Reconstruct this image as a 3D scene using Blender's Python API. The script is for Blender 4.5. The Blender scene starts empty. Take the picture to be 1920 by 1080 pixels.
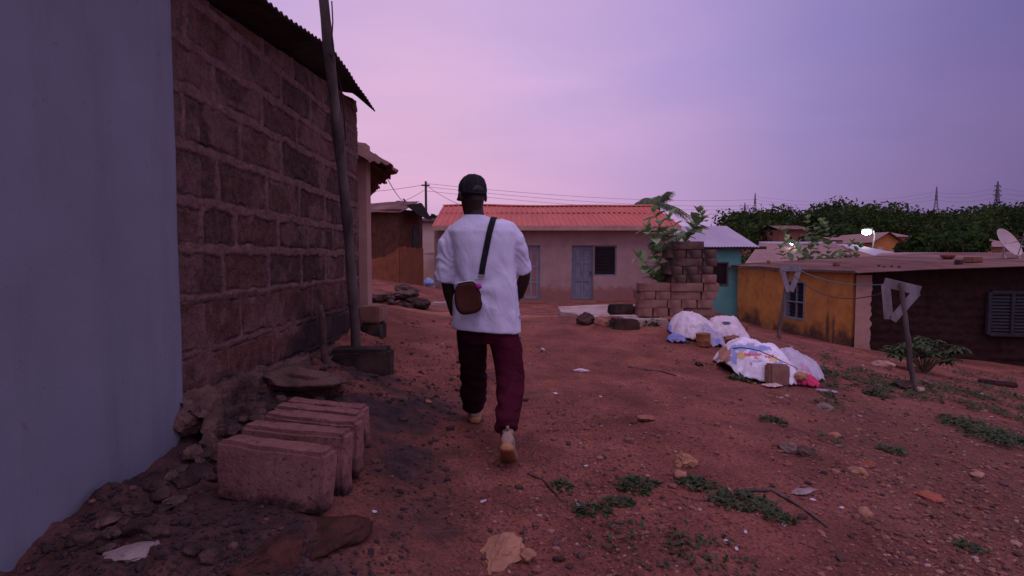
import bpy, bmesh, math, random
import numpy as np
from mathutils import Vector, Matrix, noise
from mathutils.bvhtree import BVHTree
R = math.radians
random.seed(7)
rng = np.random.default_rng(7)
scene = bpy.context.scene
COL = scene.collection

# ------------------------------------------------------------------ camera geometry
CAM_H, FPX, HORIZ = 1.2, 1040.0, 485.0
PITCH = math.atan((540 - HORIZ) / FPX)
cp, sp_ = math.cos(PITCH), math.sin(PITCH)

def ray(px, py):
    u, v = (px - 960) / FPX, (540 - py) / FPX
    return Vector((u, cp + v * sp_, -sp_ + v * cp))

def P(px, py, Y):
    d = ray(px, py)
    return Vector((0, 0, CAM_H)) + d * (Y / d.y)

def pxm(Y):                        # pixels per metre at distance Y
    return FPX / Y

# ------------------------------------------------------------------ terrain
CTRL = np.array([
 (0,.5,0),(0,2,0),(-.15,3.3,.02),(-.2,4,.03),(1,2,-.03),(1,4,0),(2.2,2.4,-.15),(3,1.5,-.3),
 (-.62,2.4,.12),(-1.05,2.25,.25),(-.82,2.15,.24),(-1.1,1.7,.22),(-1.0,3.2,.24),(-1.6,2.6,.30),(-1.6,1,.22),(-1.6,4,.44),(-1.6,5.6,.42),(-1.2,4.6,.24),(-.8,5,.13),
 (-2,6.3,.4),(-1.5,6.2,.3),(-2.2,9,.4),(-3.5,17,.5),(-2.4,16.5,.35),(-1,12,.1),(-1.5,9,.25),
 (0,8.5,.15),(1.3,8.6,.2),(2.5,8.5,.22),(0,12,0),(0,16,-.2),(0,20,-.38),(3,20,-.38),(6,20,-.4),(-2.5,20,-.3),(3,14,-.1),
 (2.7,5.9,-.13),(2.5,7.3,.05),(5.05,7,-.46),(5.1,10.6,-.35),(4,8.5,-.1),(3.5,4,-.3),(5,4,-.55),(7,6,-.9),(8.7,14,-1.05),
 (7.8,19,-.9),(12.5,13.3,-1.4),(7.5,10,-.8),(10,8,-1.2),(12,5,-1.6),(12,10,-1.5),(5,16,-.55),
 (-5,3,.6),(-5,10,.6),(-8,17,.6),(-4,-2,.3),(4,-2,-.5),(0,-2,0),(12,-2,-1.6)], float)

def _tps(r2):
    return 0.5 * r2 * np.log(r2 + 1e-9)
_n = len(CTRL)
_K = _tps(((CTRL[:, None, :2] - CTRL[None, :, :2]) ** 2).sum(-1)) + np.eye(_n) * 0.05
_Pm = np.hstack([np.ones((_n, 1)), CTRL[:, :2]])
_A = np.block([[_K, _Pm], [_Pm.T, np.zeros((3, 3))]])
_W = np.linalg.solve(_A, np.concatenate([CTRL[:, 2], np.zeros(3)]))

RIDGE = [(1180,480),(1290,462),(1340,436),(1400,426),(1450,421),(1500,419),(1550,413),(1600,412),(1650,422),(1700,426),(1750,429),(1820,429),(1860,425),(1920,417),(2300,410)]
_rx = np.array([(a - 960) / FPX for a, b in RIDGE]); _rh = np.array([(HORIZ - b) / FPX * 220 for a, b in RIDGE])

def sstep(a, b, x):
    t = np.clip((x - a) / (b - a), 0, 1)
    return t * t * (3 - 2 * t)

def ground_np(x, y):
    x = np.asarray(x, float); y = np.asarray(y, float)
    xs, ys = np.clip(x, -8, 14), np.clip(y, -3, 22)
    f = _W[_n] + _W[_n+1] * xs + _W[_n+2] * ys
    for i in range(_n):
        f = f + _W[i] * _tps((xs - CTRL[i, 0]) ** 2 + (ys - CTRL[i, 1]) ** 2)
    d = np.hypot(x - xs, y - ys)
    w = np.exp(-(d / 9) ** 2)
    az = x / np.maximum(y, 1)
    h = np.interp(az, _rx, _rh) * sstep(28, 215, y) * sstep(.22, .34, az)
    far = np.where(x > 0, -1.5, -.2) + h
    return w * f + (1 - w) * far

def gz(x, y):
    return float(ground_np(x, y))

def G(px, py, lo=.8, hi=60):
    d = ray(px, py)
    prev = None
    Y = lo
    while Y < hi:
        p = Vector((0, 0, CAM_H)) + d * (Y / d.y)
        if p.z < gz(p.x, p.y):
            a, b = prev or Y, Y
            for _ in range(18):
                m = (a + b) / 2
                q = Vector((0, 0, CAM_H)) + d * (m / d.y)
                if q.z < gz(q.x, q.y): b = m
                else: a = m
            return Vector((0, 0, CAM_H)) + d * (b / d.y)
        prev = Y
        Y *= 1.02
    return Vector((0, 0, CAM_H)) + d * (hi / d.y)

# ------------------------------------------------------------------ object helpers
def tag(o, label=None, cat=None, group=None, kind=None):
    if label: o['label'] = label
    if cat: o['category'] = cat
    if group: o['group'] = group
    if kind: o['kind'] = kind
    return o

def thing(name, loc, label, cat, group=None):
    o = bpy.data.objects.new(name, None)
    o.empty_display_size = .1
    COL.objects.link(o)
    o.location = loc
    return tag(o, label, cat, group)

def wloc(o):
    v = Vector((0, 0, 0))
    while o is not None:
        v += o.location; o = o.parent
    return v

def copy_tree(o, parent=None):
    c = o.copy(); COL.objects.link(c); c.parent = parent
    for ch in o.children: copy_tree(ch, c)
    return c

class MB:
    """collects faces in world space; build() links them as ONE mesh object"""
    def __init__(s): s.v, s.f, s.t, s.cur = [], [], [], 0.5
    def face(s, pts, t=None):
        i = len(s.v); s.v += [tuple(p) for p in pts]; s.f.append(tuple(range(i, i + len(pts)))); s.t.append(s.cur if t is None else t)
    def add(s, vs, fs, M=None, t=None):
        i = len(s.v)
        s.v += [tuple(M @ Vector(p)) if M is not None else tuple(p) for p in vs]
        for f in fs: s.f.append(tuple(k + i for k in f)); s.t.append(s.cur if t is None else t)
        return s
    def box(s, c, size, rot=None, t=None, bev=0.0):
        hx, hy, hz = size[0] / 2, size[1] / 2, size[2] / 2
        M = Matrix.Translation(c) @ (rot.to_4x4() if rot is not None else Matrix.Identity(4))
        if bev <= 0:
            vs = [(-hx,-hy,-hz),(hx,-hy,-hz),(hx,hy,-hz),(-hx,hy,-hz),(-hx,-hy,hz),(hx,-hy,hz),(hx,hy,hz),(-hx,hy,hz)]
            return s.add(vs, [(0,3,2,1),(4,5,6,7),(0,1,5,4),(1,2,6,5),(2,3,7,6),(3,0,4,7)], M, t)
        bm = bmesh.new(); bmesh.ops.create_cube(bm, size=1)
        for v in bm.verts: v.co = Vector((v.co.x * size[0], v.co.y * size[1], v.co.z * size[2]))
        bmesh.ops.bevel(bm, geom=bm.edges[:], offset=bev, segments=2, affect='EDGES')
        bm.verts.index_update()
        s.add([v.co for v in bm.verts], [[v.index for v in f.verts] for f in bm.faces], M, t); bm.free(); return s
    def quad(s, a, b, c, d, th=0.0, t=None):      # a slab: the quad a-b-c-d thickened along its normal (backwards)
        a, b, c, d = map(Vector, (a, b, c, d))
        if th <= 0: s.face((a, b, c, d), t); return s
        n = (b - a).cross(d - a).normalized() * -th
        s.add([a, b, c, d, a + n, b + n, c + n, d + n], [(0,1,2,3),(7,6,5,4),(0,4,5,1),(1,5,6,2),(2,6,7,3),(3,7,4,0)], None, t); return s
    def tube(s, pts, rad, n=8, t=None, flat=1.0, cap=True):
        pts = [Vector(p) for p in pts]
        rad = [rad] * len(pts) if isinstance(rad, (int, float)) else rad
        i0 = len(s.v); ref = None
        for k, p in enumerate(pts):
            tan = (pts[min(k + 1, len(pts) - 1)] - pts[max(k - 1, 0)]).normalized()
            if ref is None:
                ref = Vector((1, 0, 0)) if abs(tan.x) < .8 else Vector((0, 1, 0))
            a = (ref - tan * ref.dot(tan)).normalized(); b = tan.cross(a); ref = a
            for j in range(n):
                th = 2 * math.pi * j / n
                r = rad[k]
                r1, r2 = (r if not isinstance(r, tuple) else r[0]), (r * flat if not isinstance(r, tuple) else r[1])
                s.v.append(tuple(p + a * (r1 * math.cos(th)) + b * (r2 * math.sin(th))))
        tt = s.cur if t is None else t
        for k in range(len(pts) - 1):
            for j in range(n):
                s.f.append((i0 + k*n + j, i0 + k*n + (j+1) % n, i0 + (k+1)*n + (j+1) % n, i0 + (k+1)*n + j)); s.t.append(tt)
        if cap:
            s.f.append(tuple(i0 + j for j in range(n))[::-1]); s.t.append(tt)
            s.f.append(tuple(i0 + (len(pts)-1)*n + j for j in range(n))); s.t.append(tt)
        return s
    def rings(s, rings, t=None, cap=True):        # explicit rings of points
        n = len(rings[0]); i0 = len(s.v); tt = s.cur if t is None else t
        for r in rings: s.v += [tuple(p) for p in r]
        for k in range(len(rings) - 1):
            for j in range(n):
                s.f.append((i0 + k*n + j, i0 + k*n + (j+1) % n, i0 + (k+1)*n + (j+1) % n, i0 + (k+1)*n + j)); s.t.append(tt)
        if cap:
            s.f.append(tuple(i0 + j for j in range(n))[::-1]); s.t.append(tt)
            s.f.append(tuple(i0 + (len(rings)-1)*n + j for j in range(n))); s.t.append(tt)
        return s
    def ell(s, c, r, rot=None, nu=14, nv=9, t=None):
        M = Matrix.Translation(c) @ (rot.to_4x4() if rot is not None else Matrix.Identity(4))
        rr = []
        for i in range(nv + 1):
            ph = -math.pi/2 + math.pi * (i + .02) / (nv + .04)
            rr.append([M @ Vector((r[0]*math.cos(ph)*math.cos(2*math.pi*j/nu), r[1]*math.cos(ph)*math.sin(2*math.pi*j/nu), r[2]*math.sin(ph))) for j in range(nu)])
        return s.rings(rr, t)
    def grid(s, fn, us, vs, t=None, attr=None):
        i0 = len(s.v); nu, nv = len(us), len(vs)
        for v in vs:
            for u in us: s.v.append(tuple(fn(u, v)))
        for j in range(nv - 1):
            for i in range(nu - 1):
                s.f.append((i0 + j*nu + i, i0 + j*nu + i + 1, i0 + (j+1)*nu + i + 1, i0 + (j+1)*nu + i)); s.t.append(s.cur if t is None else t)
        return s
    def build(s, name, mat, parent=None, smooth=False, at=None):
        off = wloc(parent) if parent is not None else Vector(at or (0, 0, 0))
        me = bpy.data.meshes.new(name)
        me.from_pydata([(p[0]-off.x, p[1]-off.y, p[2]-off.z) for p in s.v], [], s.f)
        a = me.attributes.new('tint', 'FLOAT', 'FACE'); a.data.foreach_set('value', np.array(s.t, np.float32))
        if smooth: me.polygons.foreach_set('use_smooth', [True] * len(me.polygons))
        me.materials.append(mat); me.update()
        o = bpy.data.objects.new(name, me); COL.objects.link(o)
        if parent is not None: o.parent = parent
        else: o.location = off
        return o

def clean_normals(o):
    bm = bmesh.new(); bm.from_mesh(o.data); bmesh.ops.recalc_face_normals(bm, faces=bm.faces); bm.to_mesh(o.data); bm.free()

def bake_mods(o):
    """evaluate the object's modifiers into its mesh"""
    dg = bpy.context.evaluated_depsgraph_get(); dg.update()
    me = bpy.data.meshes.new_from_object(o.evaluated_get(dg))
    o.modifiers.clear(); o.data = me
    return o

def fuse(o, voxel, smooth=4, fac=.5):
    m = o.modifiers.new('r', 'REMESH'); m.mode = 'VOXEL'; m.voxel_size = voxel; m.use_smooth_shade = True
    if smooth:
        s = o.modifiers.new('s', 'SMOOTH'); s.iterations = smooth; s.factor = fac
    bake_mods(o)
    o.data.polygons.foreach_set('use_smooth', [True] * len(o.data.polygons))
    return o

def nz(p, s=1.0, o=0.0):
    return noise.noise(Vector((p[0]*s + o, p[1]*s - o*.7, p[2]*s + o*.3)))

def fz(p, s, oct=4):
    return noise.fractal(Vector((p[0]*s, p[1]*s, p[2]*s)), 1.0, 2.0, oct)

# ------------------------------------------------------------------ materials
class NT:
    def __init__(s, m):
        m.use_nodes = True; s.t = m.node_tree; s.n = s.t.nodes; s.l = s.t.links
    def new(s, typ, **kw):
        n = s.n.new(typ)
        for k, v in kw.items(): setattr(n, k, v)
        return n
    def link(s, a, b): s.l.new(a, b)

def ramp(nt, fac, stops):
    r = nt.new('ShaderNodeValToRGB')
    e = r.color_ramp.elements
    while len(e) < len(stops): e.new(.5)
    for el, (p, c) in zip(e, stops):
        el.position = p; el.color = (*c, 1) if len(c) == 3 else c
    nt.link(fac, r.inputs[0]); return r.outputs[0]

def mix(nt, fac, a, b, mode='MIX'):
    m = nt.new('ShaderNodeMix', data_type='RGBA', blend_type=mode)
    if isinstance(fac, (int, float)): m.inputs[0].default_value = fac
    else: nt.link(fac, m.inputs[0])
    for s, v in ((m.inputs[6], a), (m.inputs[7], b)):
        if isinstance(v, tuple): s.default_value = (*v, 1) if len(v) == 3 else v
        else: nt.link(v, s)
    return m.outputs[2]

def tex(nt, scale, detail=5, rough=.6, coord='Object', stretch=None, kind='noise', dist=0):
    tc = nt.new('ShaderNodeTexCoord'); src = tc.outputs[coord]
    if coord == 'World':
        pass
    if stretch:
        mp = nt.new('ShaderNodeMapping'); mp.inputs['Scale'].default_value = stretch
        nt.link(src, mp.inputs[0]); src = mp.outputs[0]
    if kind == 'noise':
        n = nt.new('ShaderNodeTexNoise'); n.inputs['Scale'].default_value = scale
        n.inputs['Detail'].default_value = detail; n.inputs['Roughness'].default_value = rough; n.inputs['Distortion'].default_value = dist
        nt.link(src, n.inputs['Vector']); return n.outputs['Fac']
    if kind == 'voro':
        n = nt.new('ShaderNodeTexVoronoi'); n.inputs['Scale'].default_value = scale
        nt.link(src, n.inputs['Vector']); return n.outputs['Distance'], n.outputs['Color']
    if kind == 'wave':
        n = nt.new('ShaderNodeTexWave'); n.inputs['Scale'].default_value = scale; n.inputs['Distortion'].default_value = dist
        n.inputs['Detail'].default_value = detail
        nt.link(src, n.inputs['Vector']); return n.outputs['Fac']

def math_(nt, op, a, b=None, clamp=False):
    m = nt.new('ShaderNodeMath', operation=op, use_clamp=clamp)
    for s, v in ((m.inputs[0], a), (m.inputs[1], b)):
        if v is None: continue
        if isinstance(v, (int, float)): s.default_value = v
        else: nt.link(v, s)
    return m.outputs[0]

def principled(nt, color, rough=.8, spec=.3, metal=0.0):
    b = nt.n['Principled BSDF']
    if isinstance(color, tuple): b.inputs['Base Color'].default_value = (*color, 1)
    else: nt.link(color, b.inputs['Base Color'])
    if isinstance(rough, (int, float)): b.inputs['Roughness'].default_value = rough
    else: nt.link(rough, b.inputs['Roughness'])
    b.inputs['Specular IOR Level'].default_value = spec; b.inputs['Metallic'].default_value = metal
    return b

def bump(nt, b, h, strength=.4, dist=.02):
    n = nt.new('ShaderNodeBump'); n.inputs['Strength'].default_value = strength; n.inputs['Distance'].default_value = dist
    nt.link(h, n.inputs['Height']); nt.link(n.outputs[0], b.inputs['Normal'])

def attr(nt, name='tint'):
    a = nt.new('ShaderNodeAttribute'); a.attribute_name = name; return a.outputs['Fac']

def wm(c):
    return (c[0], c[1] * .96, c[2] * .84) if c and c[0] > 1.2 * c[2] else c

def M_(name, c1, c2=None, scale=6, rough=.85, spec=.25, bumps=.35, bdist=.01, c3=None, scale2=1.2, tint=None, metal=0, stretch=None, fine=60):
    """two-colour mottled surface with a broad third tone and a fine grain bump; tint = (colour at 0, colour at 1) multiplies by the face value"""
    m = bpy.data.materials.new(name); nt = NT(m)
    c1, c2, c3 = wm(c1), wm(c2), wm(c3)
    c2 = c2 or tuple(x * .7 for x in c1)
    f = tex(nt, scale, 6, .65, stretch=stretch)
    col = ramp(nt, f, [(.36, c2), (.64, c1)])
    if c3:
        f2 = tex(nt, scale2, 4, .6, stretch=stretch)
        col = mix(nt, ramp(nt, f2, [(.48, (0,0,0)), (.66, (1,1,1))]), col, c3)
    if tint:
        col = mix(nt, 1.0, col, mix(nt, attr(nt), tint[0], tint[1]), 'MULTIPLY')
    b = principled(nt, col, rough, spec, metal)
    if bumps:
        g = tex(nt, fine, 4, .7, stretch=stretch)
        bump(nt, b, math_(nt, 'ADD', g, math_(nt, 'MULTIPLY', f, 1.5)), bumps, bdist)
    return m
# ------------------------------------------------------------------ materials in use
m_white_ = M_('blue_grey_paint', (.20,.205,.24), (.18,.185,.215), 2.2, .75, .3, .12, .004, c3=(.165,.165,.195), scale2=.9, fine=120)
m_white = bpy.data.materials.new('painted_render'); nt_ = NT(m_white)
c_ = ramp(nt_, tex(nt_, 2.2, 6, .6), [(.3, (.175,.18,.205)), (.7, (.205,.21,.24))])
c_ = mix(nt_, ramp(nt_, tex(nt_, 2.6, 6, .75, stretch=(1,1.6,.22)), [(.50, (0,0,0)), (.70, (.45,.45,.45))]), c_, (.125,.12,.14))
c_ = mix(nt_, ramp(nt_, tex(nt_, 16, 3, .8), [(.66, (0,0,0)), (.72, (.5,.5,.5))]), c_, (.12,.105,.11))
b_ = principled(nt_, c_, .75, .25); bump(nt_, b_, math_(nt_, 'ADD', tex(nt_, 150, 3, .7), math_(nt_, 'MULTIPLY', tex(nt_, 5, 4, .6), 2.5)), .22, .006)
m_roof_rust = M_('rusty_sheet', (.17,.085,.07), (.08,.045,.04), 5, .8, .3, .2, .004, c3=(.26,.13,.10), scale2=1.6, stretch=(1,.25,1))
m_roof_dark = M_('old_zinc_sheet', (.07,.058,.055), (.035,.028,.027), 4, .92, .1, .2, .004)
m_wood_old = M_('weathered_wood', (.15,.115,.11), (.055,.04,.038), 9, .9, .2, .6, .006, stretch=(1,1,.12), fine=40)
m_wood_pale = M_('pale_plank', (.29,.25,.25), (.16,.13,.13), 8, .9, .2, .4, .004, stretch=(1,1,.3))
m_block = M_('laterite_block', (.36,.19,.155), (.23,.115,.095), 7, .95, .15, .8, .012, c3=(.18,.09,.075), scale2=3, fine=90)
m_block_pale = M_('sandcrete_block', (.32,.15,.13), (.21,.095,.082), 6, .95, .15, .7, .01, c3=(.13,.08,.07), scale2=2.2, fine=80)
m_block_dark = M_('blackened_block', (.045,.032,.03), (.022,.016,.015), 6, .95, .15, .8, .012, c3=(.09,.055,.045), scale2=4, fine=80)
m_mortarlump = M_('mortar_rubble', (.17,.10,.088), (.06,.037,.034), 7, .95, .15, 1.0, .02, c3=(.16,.09,.075), scale2=2, fine=50, tint=((.5,.5,.5),(1.3,1.3,1.3)))
m_footing = M_('rough_footing', (.15,.085,.075), (.04,.025,.024), 8, .95, .1, 1.0, .03, c3=(.20,.12,.10), scale2=2.5, fine=45)
m_plaster_pink = M_('pink_plaster', (.44,.27,.23), (.36,.21,.18), 4, .9, .2, .3, .006, c3=(.30,.16,.13), scale2=1.2)
m_mud = M_('mud_brick', (.044,.022,.02), (.022,.012,.011), 6, .95, .1, .9, .02, c3=(.034,.016,.014), scale2=1.8, fine=30)
m_black = M_('black_cloth', (.016,.015,.016), (.010,.010,.011), 30, .85, .2, .3, .002)
m_steel = M_('pale_steel', (.20,.19,.21), (.13,.12,.14), 10, .6, .4, .1, .002, metal=.3)
m_wire = M_('wire_black', (.05,.045,.05), None, 10, .7, .3, 0)
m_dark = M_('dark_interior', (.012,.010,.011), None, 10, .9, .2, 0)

# ------------------------------------------------------------------ ground sheet
def ground_material():
    m = bpy.data.materials.new('red_dirt'); nt = NT(m)
    tc = nt.new('ShaderNodeTexCoord')
    def N(scale, det=6, ro=.65):
        n = nt.new('ShaderNodeTexNoise'); n.inputs['Scale'].default_value = scale; n.inputs['Detail'].default_value = det; n.inputs['Roughness'].default_value = ro
        nt.link(tc.outputs['Object'], n.inputs['Vector']); return n.outputs['Fac']
    base = ramp(nt, N(1.6), [(.32, (.13,.046,.034)), (.5, (.22,.077,.052)), (.68, (.315,.119,.076))])
    spk = ramp(nt, N(55, 3, .8), [(.36, (.25,.25,.27)), (.47, (.95,.95,.95)), (.68, (1.55,1.45,1.4))])
    col = mix(nt, .8, base, spk, 'MULTIPLY')
    # charcoal-black spill of old cooking debris left of the walked path, dark debris by the wall, and block-row shadow painted in
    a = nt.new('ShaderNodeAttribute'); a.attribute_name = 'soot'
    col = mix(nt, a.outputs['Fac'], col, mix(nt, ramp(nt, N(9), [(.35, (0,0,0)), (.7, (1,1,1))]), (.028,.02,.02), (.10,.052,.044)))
    v = nt.new('ShaderNodeTexVoronoi'); v.inputs['Scale'].default_value = 38; nt.link(tc.outputs['Object'], v.inputs['Vector'])
    a2 = nt.new('ShaderNodeAttribute'); a2.attribute_name = 'soil_vignette'  # coarser soil tone plus vignette darkening painted into the dirt
    col = mix(nt, math_(nt, 'MULTIPLY', a2.outputs['Fac'], ramp(nt, N(3.5), [(.3, (.35,.35,.35)), (.6, (1,1,1))])), col, mix(nt, ramp(nt, N(30), [(.4, (0,0,0)), (.6, (1,1,1))]), (.085,.040,.032), (.19,.082,.058)))
    b = principled(nt, col, .95, .12)
    h = math_(nt, 'ADD', math_(nt, 'MULTIPLY', N(24), 1.2), math_(nt, 'MULTIPLY', math_(nt, 'SUBTRACT', .5, v.outputs['Distance']), .5))
    h = math_(nt, 'ADD', h, math_(nt, 'MULTIPLY', N(110, 3), .5))
    bump(nt, b, h, .9, .022)
    return m

def relief(x, y):
    """small real bumps of the trampled dirt"""
    d = math.hypot(x, y)
    if d > 40: return 0
    k = 1.0 if y > .3 else .6
    h = .030 * fz((x, y, 0), 1.1, 3) + .016 * fz((x, y, 3), 4.0, 3) + .007 * fz((x, y, 7), 14, 2)
    if d < 9: h += .0045 * noise.noise(Vector((x * 38, y * 38, 1)))
    # rubble-strewn strip under the left walls is much rougher
    s = max(0, min(1, (-.75 - x) / .6)) * max(0, min(1, (7 - y) / 1.0))
    if s > 0: h += s * (.06 * fz((x, y, 11), 3.5, 4) + .03 * fz((x, y, 5), 11, 3))
    return h * k * (1 if d < 20 else max(0, (40 - d) / 20))

ys = [-6, -3, -1.5, -.5, .2]; yy = .6
while yy < 700:
    ys.append(yy); yy *= 1.0105 if yy < 14 else (1.03 if yy < 60 else 1.08)
xs = []
xx = 0.0
while xx < 900:
    xs.append(xx); xx += .018 if xx < .9 else (.03 if xx < 3.2 else (.06 if xx < 7 else (.15 if xx < 14 else xx * .12)))
xs = [-x for x in xs[::-1] if x > 0 and x > .001] + xs
XX, YY = np.meshgrid(xs, ys)
ZZ = ground_np(XX.ravel(), YY.ravel())
pts = np.stack([XX.ravel(), YY.ravel(), ZZ], 1)
SOOT_SHADE = [(-.85,3.6,.55,1.0),(-.62,4.1,.5,.9),(-1.15,2.0,.6,1.0),(-.55,3.0,.45,.75),(-1.2,4.4,.5,.9),(-1.5,3.2,.6,.9),(-1.35,1.3,.6,.9),(-1.45,2.2,.5,1.0),(-1.5,2.7,.5,1.0),(-1.3,1.7,.55,1.0),(-.95,1.9,.42,1.3),(-.7,1.75,.35,.9),(-1.0,3.6,.5,1.0),(-.4,2.4,.45,.55),(.1,4.8,.3,.4)]  # charcoal debris patches; those before the block row carry its shadow
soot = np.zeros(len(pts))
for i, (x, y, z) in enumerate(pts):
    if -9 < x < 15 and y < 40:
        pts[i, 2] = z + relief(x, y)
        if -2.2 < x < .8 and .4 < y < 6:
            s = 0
            for cx, cy, r, k in SOOT_SHADE:
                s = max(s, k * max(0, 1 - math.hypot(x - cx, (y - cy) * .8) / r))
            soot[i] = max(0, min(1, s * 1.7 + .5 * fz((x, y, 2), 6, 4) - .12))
nx, ny = len(xs), len(ys)
gf = []
for j in range(ny - 1):
    for i in range(nx - 1):
        a = j * nx + i; gf.append((a, a + 1, a + nx + 1, a + nx))
me = bpy.data.meshes.new('ground'); me.from_pydata(pts.tolist(), [], gf)
soil_vig = np.clip(np.maximum(sstep(.9, 2.6, pts[:, 0]) * sstep(7.5, 3.5, pts[:, 1]) if False else (sstep(.8, 2.8, pts[:, 0] + .25 * (2 - pts[:, 1]))) * (1 - sstep(4.0, 7.5, pts[:, 1])), .55 * (1 - sstep(1.4, 2.6, pts[:, 1]))), 0, .8)  # right slope and nearest strip darkened, lens falloff put into the colour
me.attributes.new('soil_vignette', 'FLOAT', 'POINT').data.foreach_set('value', soil_vig.astype(np.float32))
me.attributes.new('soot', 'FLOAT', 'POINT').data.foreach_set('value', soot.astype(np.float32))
me.polygons.foreach_set('use_smooth', [True] * len(me.polygons))
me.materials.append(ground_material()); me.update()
ground = bpy.data.objects.new('ground', me); COL.objects.link(ground); tag(ground, kind='structure')
GBVH = BVHTree.FromPolygons([tuple(p) for p in pts], gf)

def soot_shade(x, y):
    s = 0
    for cx, cy, r, k in SOOT_SHADE: s = max(s, k * max(0, 1 - math.hypot(x - cx, (y - cy) * .8) / r))
    return min(1, s * 1.6)

def gnd(x, y):
    h = GBVH.ray_cast(Vector((x, y, 60)), Vector((0, 0, -1)))
    return h[0].z if h[0] is not None else gz(x, y)

def hitg(px, py):
    d = ray(px, py).normalized()
    h = GBVH.ray_cast(Vector((0, 0, CAM_H)), d)
    return h[0]

# ------------------------------------------------------------------ smooth rendered wall at the left edge
def soft_wall():
    mb = MB()
    us = [0, .004, .012, .025, .045] + [.07 + i * .06 for i in range(70)]
    vs = [i * .05 for i in range(96)]
    def fn(u, v):
        y = 2.66 - u; x = -1.575
        r = .05
        if u < r: x -= r - math.sqrt(max(0, r*r - (r-u)**2))
        # the rendering flares and breaks off in a rounded nose at its foot
        y -= .16 * max(0, 1 - (v - .22) / .20) ** 2 if v > .0 else 0
        x += .006 * nz((0, y, v), 1.6) + .002 * nz((3, y, v), 9)
        return Vector((x, y + .006 * nz((5, 0, v), 4), v))
    mb.grid(fn, us, vs)
    mb.box((-1.76, .55, 2.35), (.27, 4.1, 4.7))
    return mb
w = soft_wall().build('plastered_wall', m_white, None, True, at=(-1.6, 1, 0))
tag(w, 'smooth blue grey painted wall filling the left edge of the view', 'wall')

# ------------------------------------------------------------------ unplastered block house
BX = -1.64
LINES = [.20,.455,.712,.984,1.251,1.49,1.765,2.045,2.28,2.52,2.77,3.05]
JX = {0:[370,470,540,600],1:[424,508,570,622],2:[450,530,585,630],3:[418,503,565,610,645],4:[380,443,522,578,625,655],5:[411,503,563,610,648],
      6:[350,456,530,608,650],7:[408,496,561,600,640],8:[360,460,533,587,630],9:[400,500,555,610,645],10:[380,470,540,600,640]}
JY = {k: sorted([1.64 * FPX / (960 - x) for x in v] + [2.3, 5.99]) for k, v in JX.items()}
def wall_top(y): return 2.57 + .095 * (y - 2.98) + .02 * nz((0, y, 0), 3)
def block_wall():
    m = bpy.data.materials.new('block_and_mortar'); nt = NT(m)
    mo, bl = attr(nt, 'mortar'), attr(nt, 'blk')
    f = tex(nt, 14, 6, .75); g = tex(nt, 3, 4, .6)
    bc = ramp(nt, f, [(.34, (.066,.042,.036)), (.66, (.165,.100,.083))])
    bc = mix(nt, 1, bc, ramp(nt, bl, [(0, (.62,.60,.60)), (.35, (.88,.78,.74)), (1, (1.25,.95,.85))]), 'MULTIPLY')
    bc = mix(nt, 1, bc, ramp(nt, g, [(.35, (.82,.80,.78)), (.65, (1.12,1.08,1.05))]), 'MULTIPLY')
    mc = ramp(nt, tex(nt, 9, 5, .7), [(.35, (.145,.078,.066)), (.65, (.245,.132,.110))])
    bc = mix(nt, 1, bc, ramp(nt, tex(nt, 75, 4, .85), [(.34, (.35,.35,.36)), (.48, (1,1,1)), (.66, (1.6,1.45,1.35))]), 'MULTIPLY')
    mc = mix(nt, 1, mc, ramp(nt, tex(nt, 60, 4, .8), [(.34, (.6,.6,.6)), (.5, (1,1,1)), (.68, (1.25,1.2,1.15))]), 'MULTIPLY')
    col = mix(nt, mo, bc, mc)
    # irregular darkening at the foot, stronger below the leaning stick
    col = mix(nt, attr(nt, 'dark_mark'), col, (.03,.021,.02))
    b = principled(nt, col, .95, .1)
    bump(nt, b, math_(nt, 'ADD', tex(nt, 70, 4, .8), math_(nt, 'MULTIPLY', f, 2)), .9, .012)
    return m
NY, NZ = 420, 300
y0, y1, zb = 2.5, 5.95, .30
vs_, fs_, mo_, bl_, da_ = [], [], [], [], []
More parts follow.
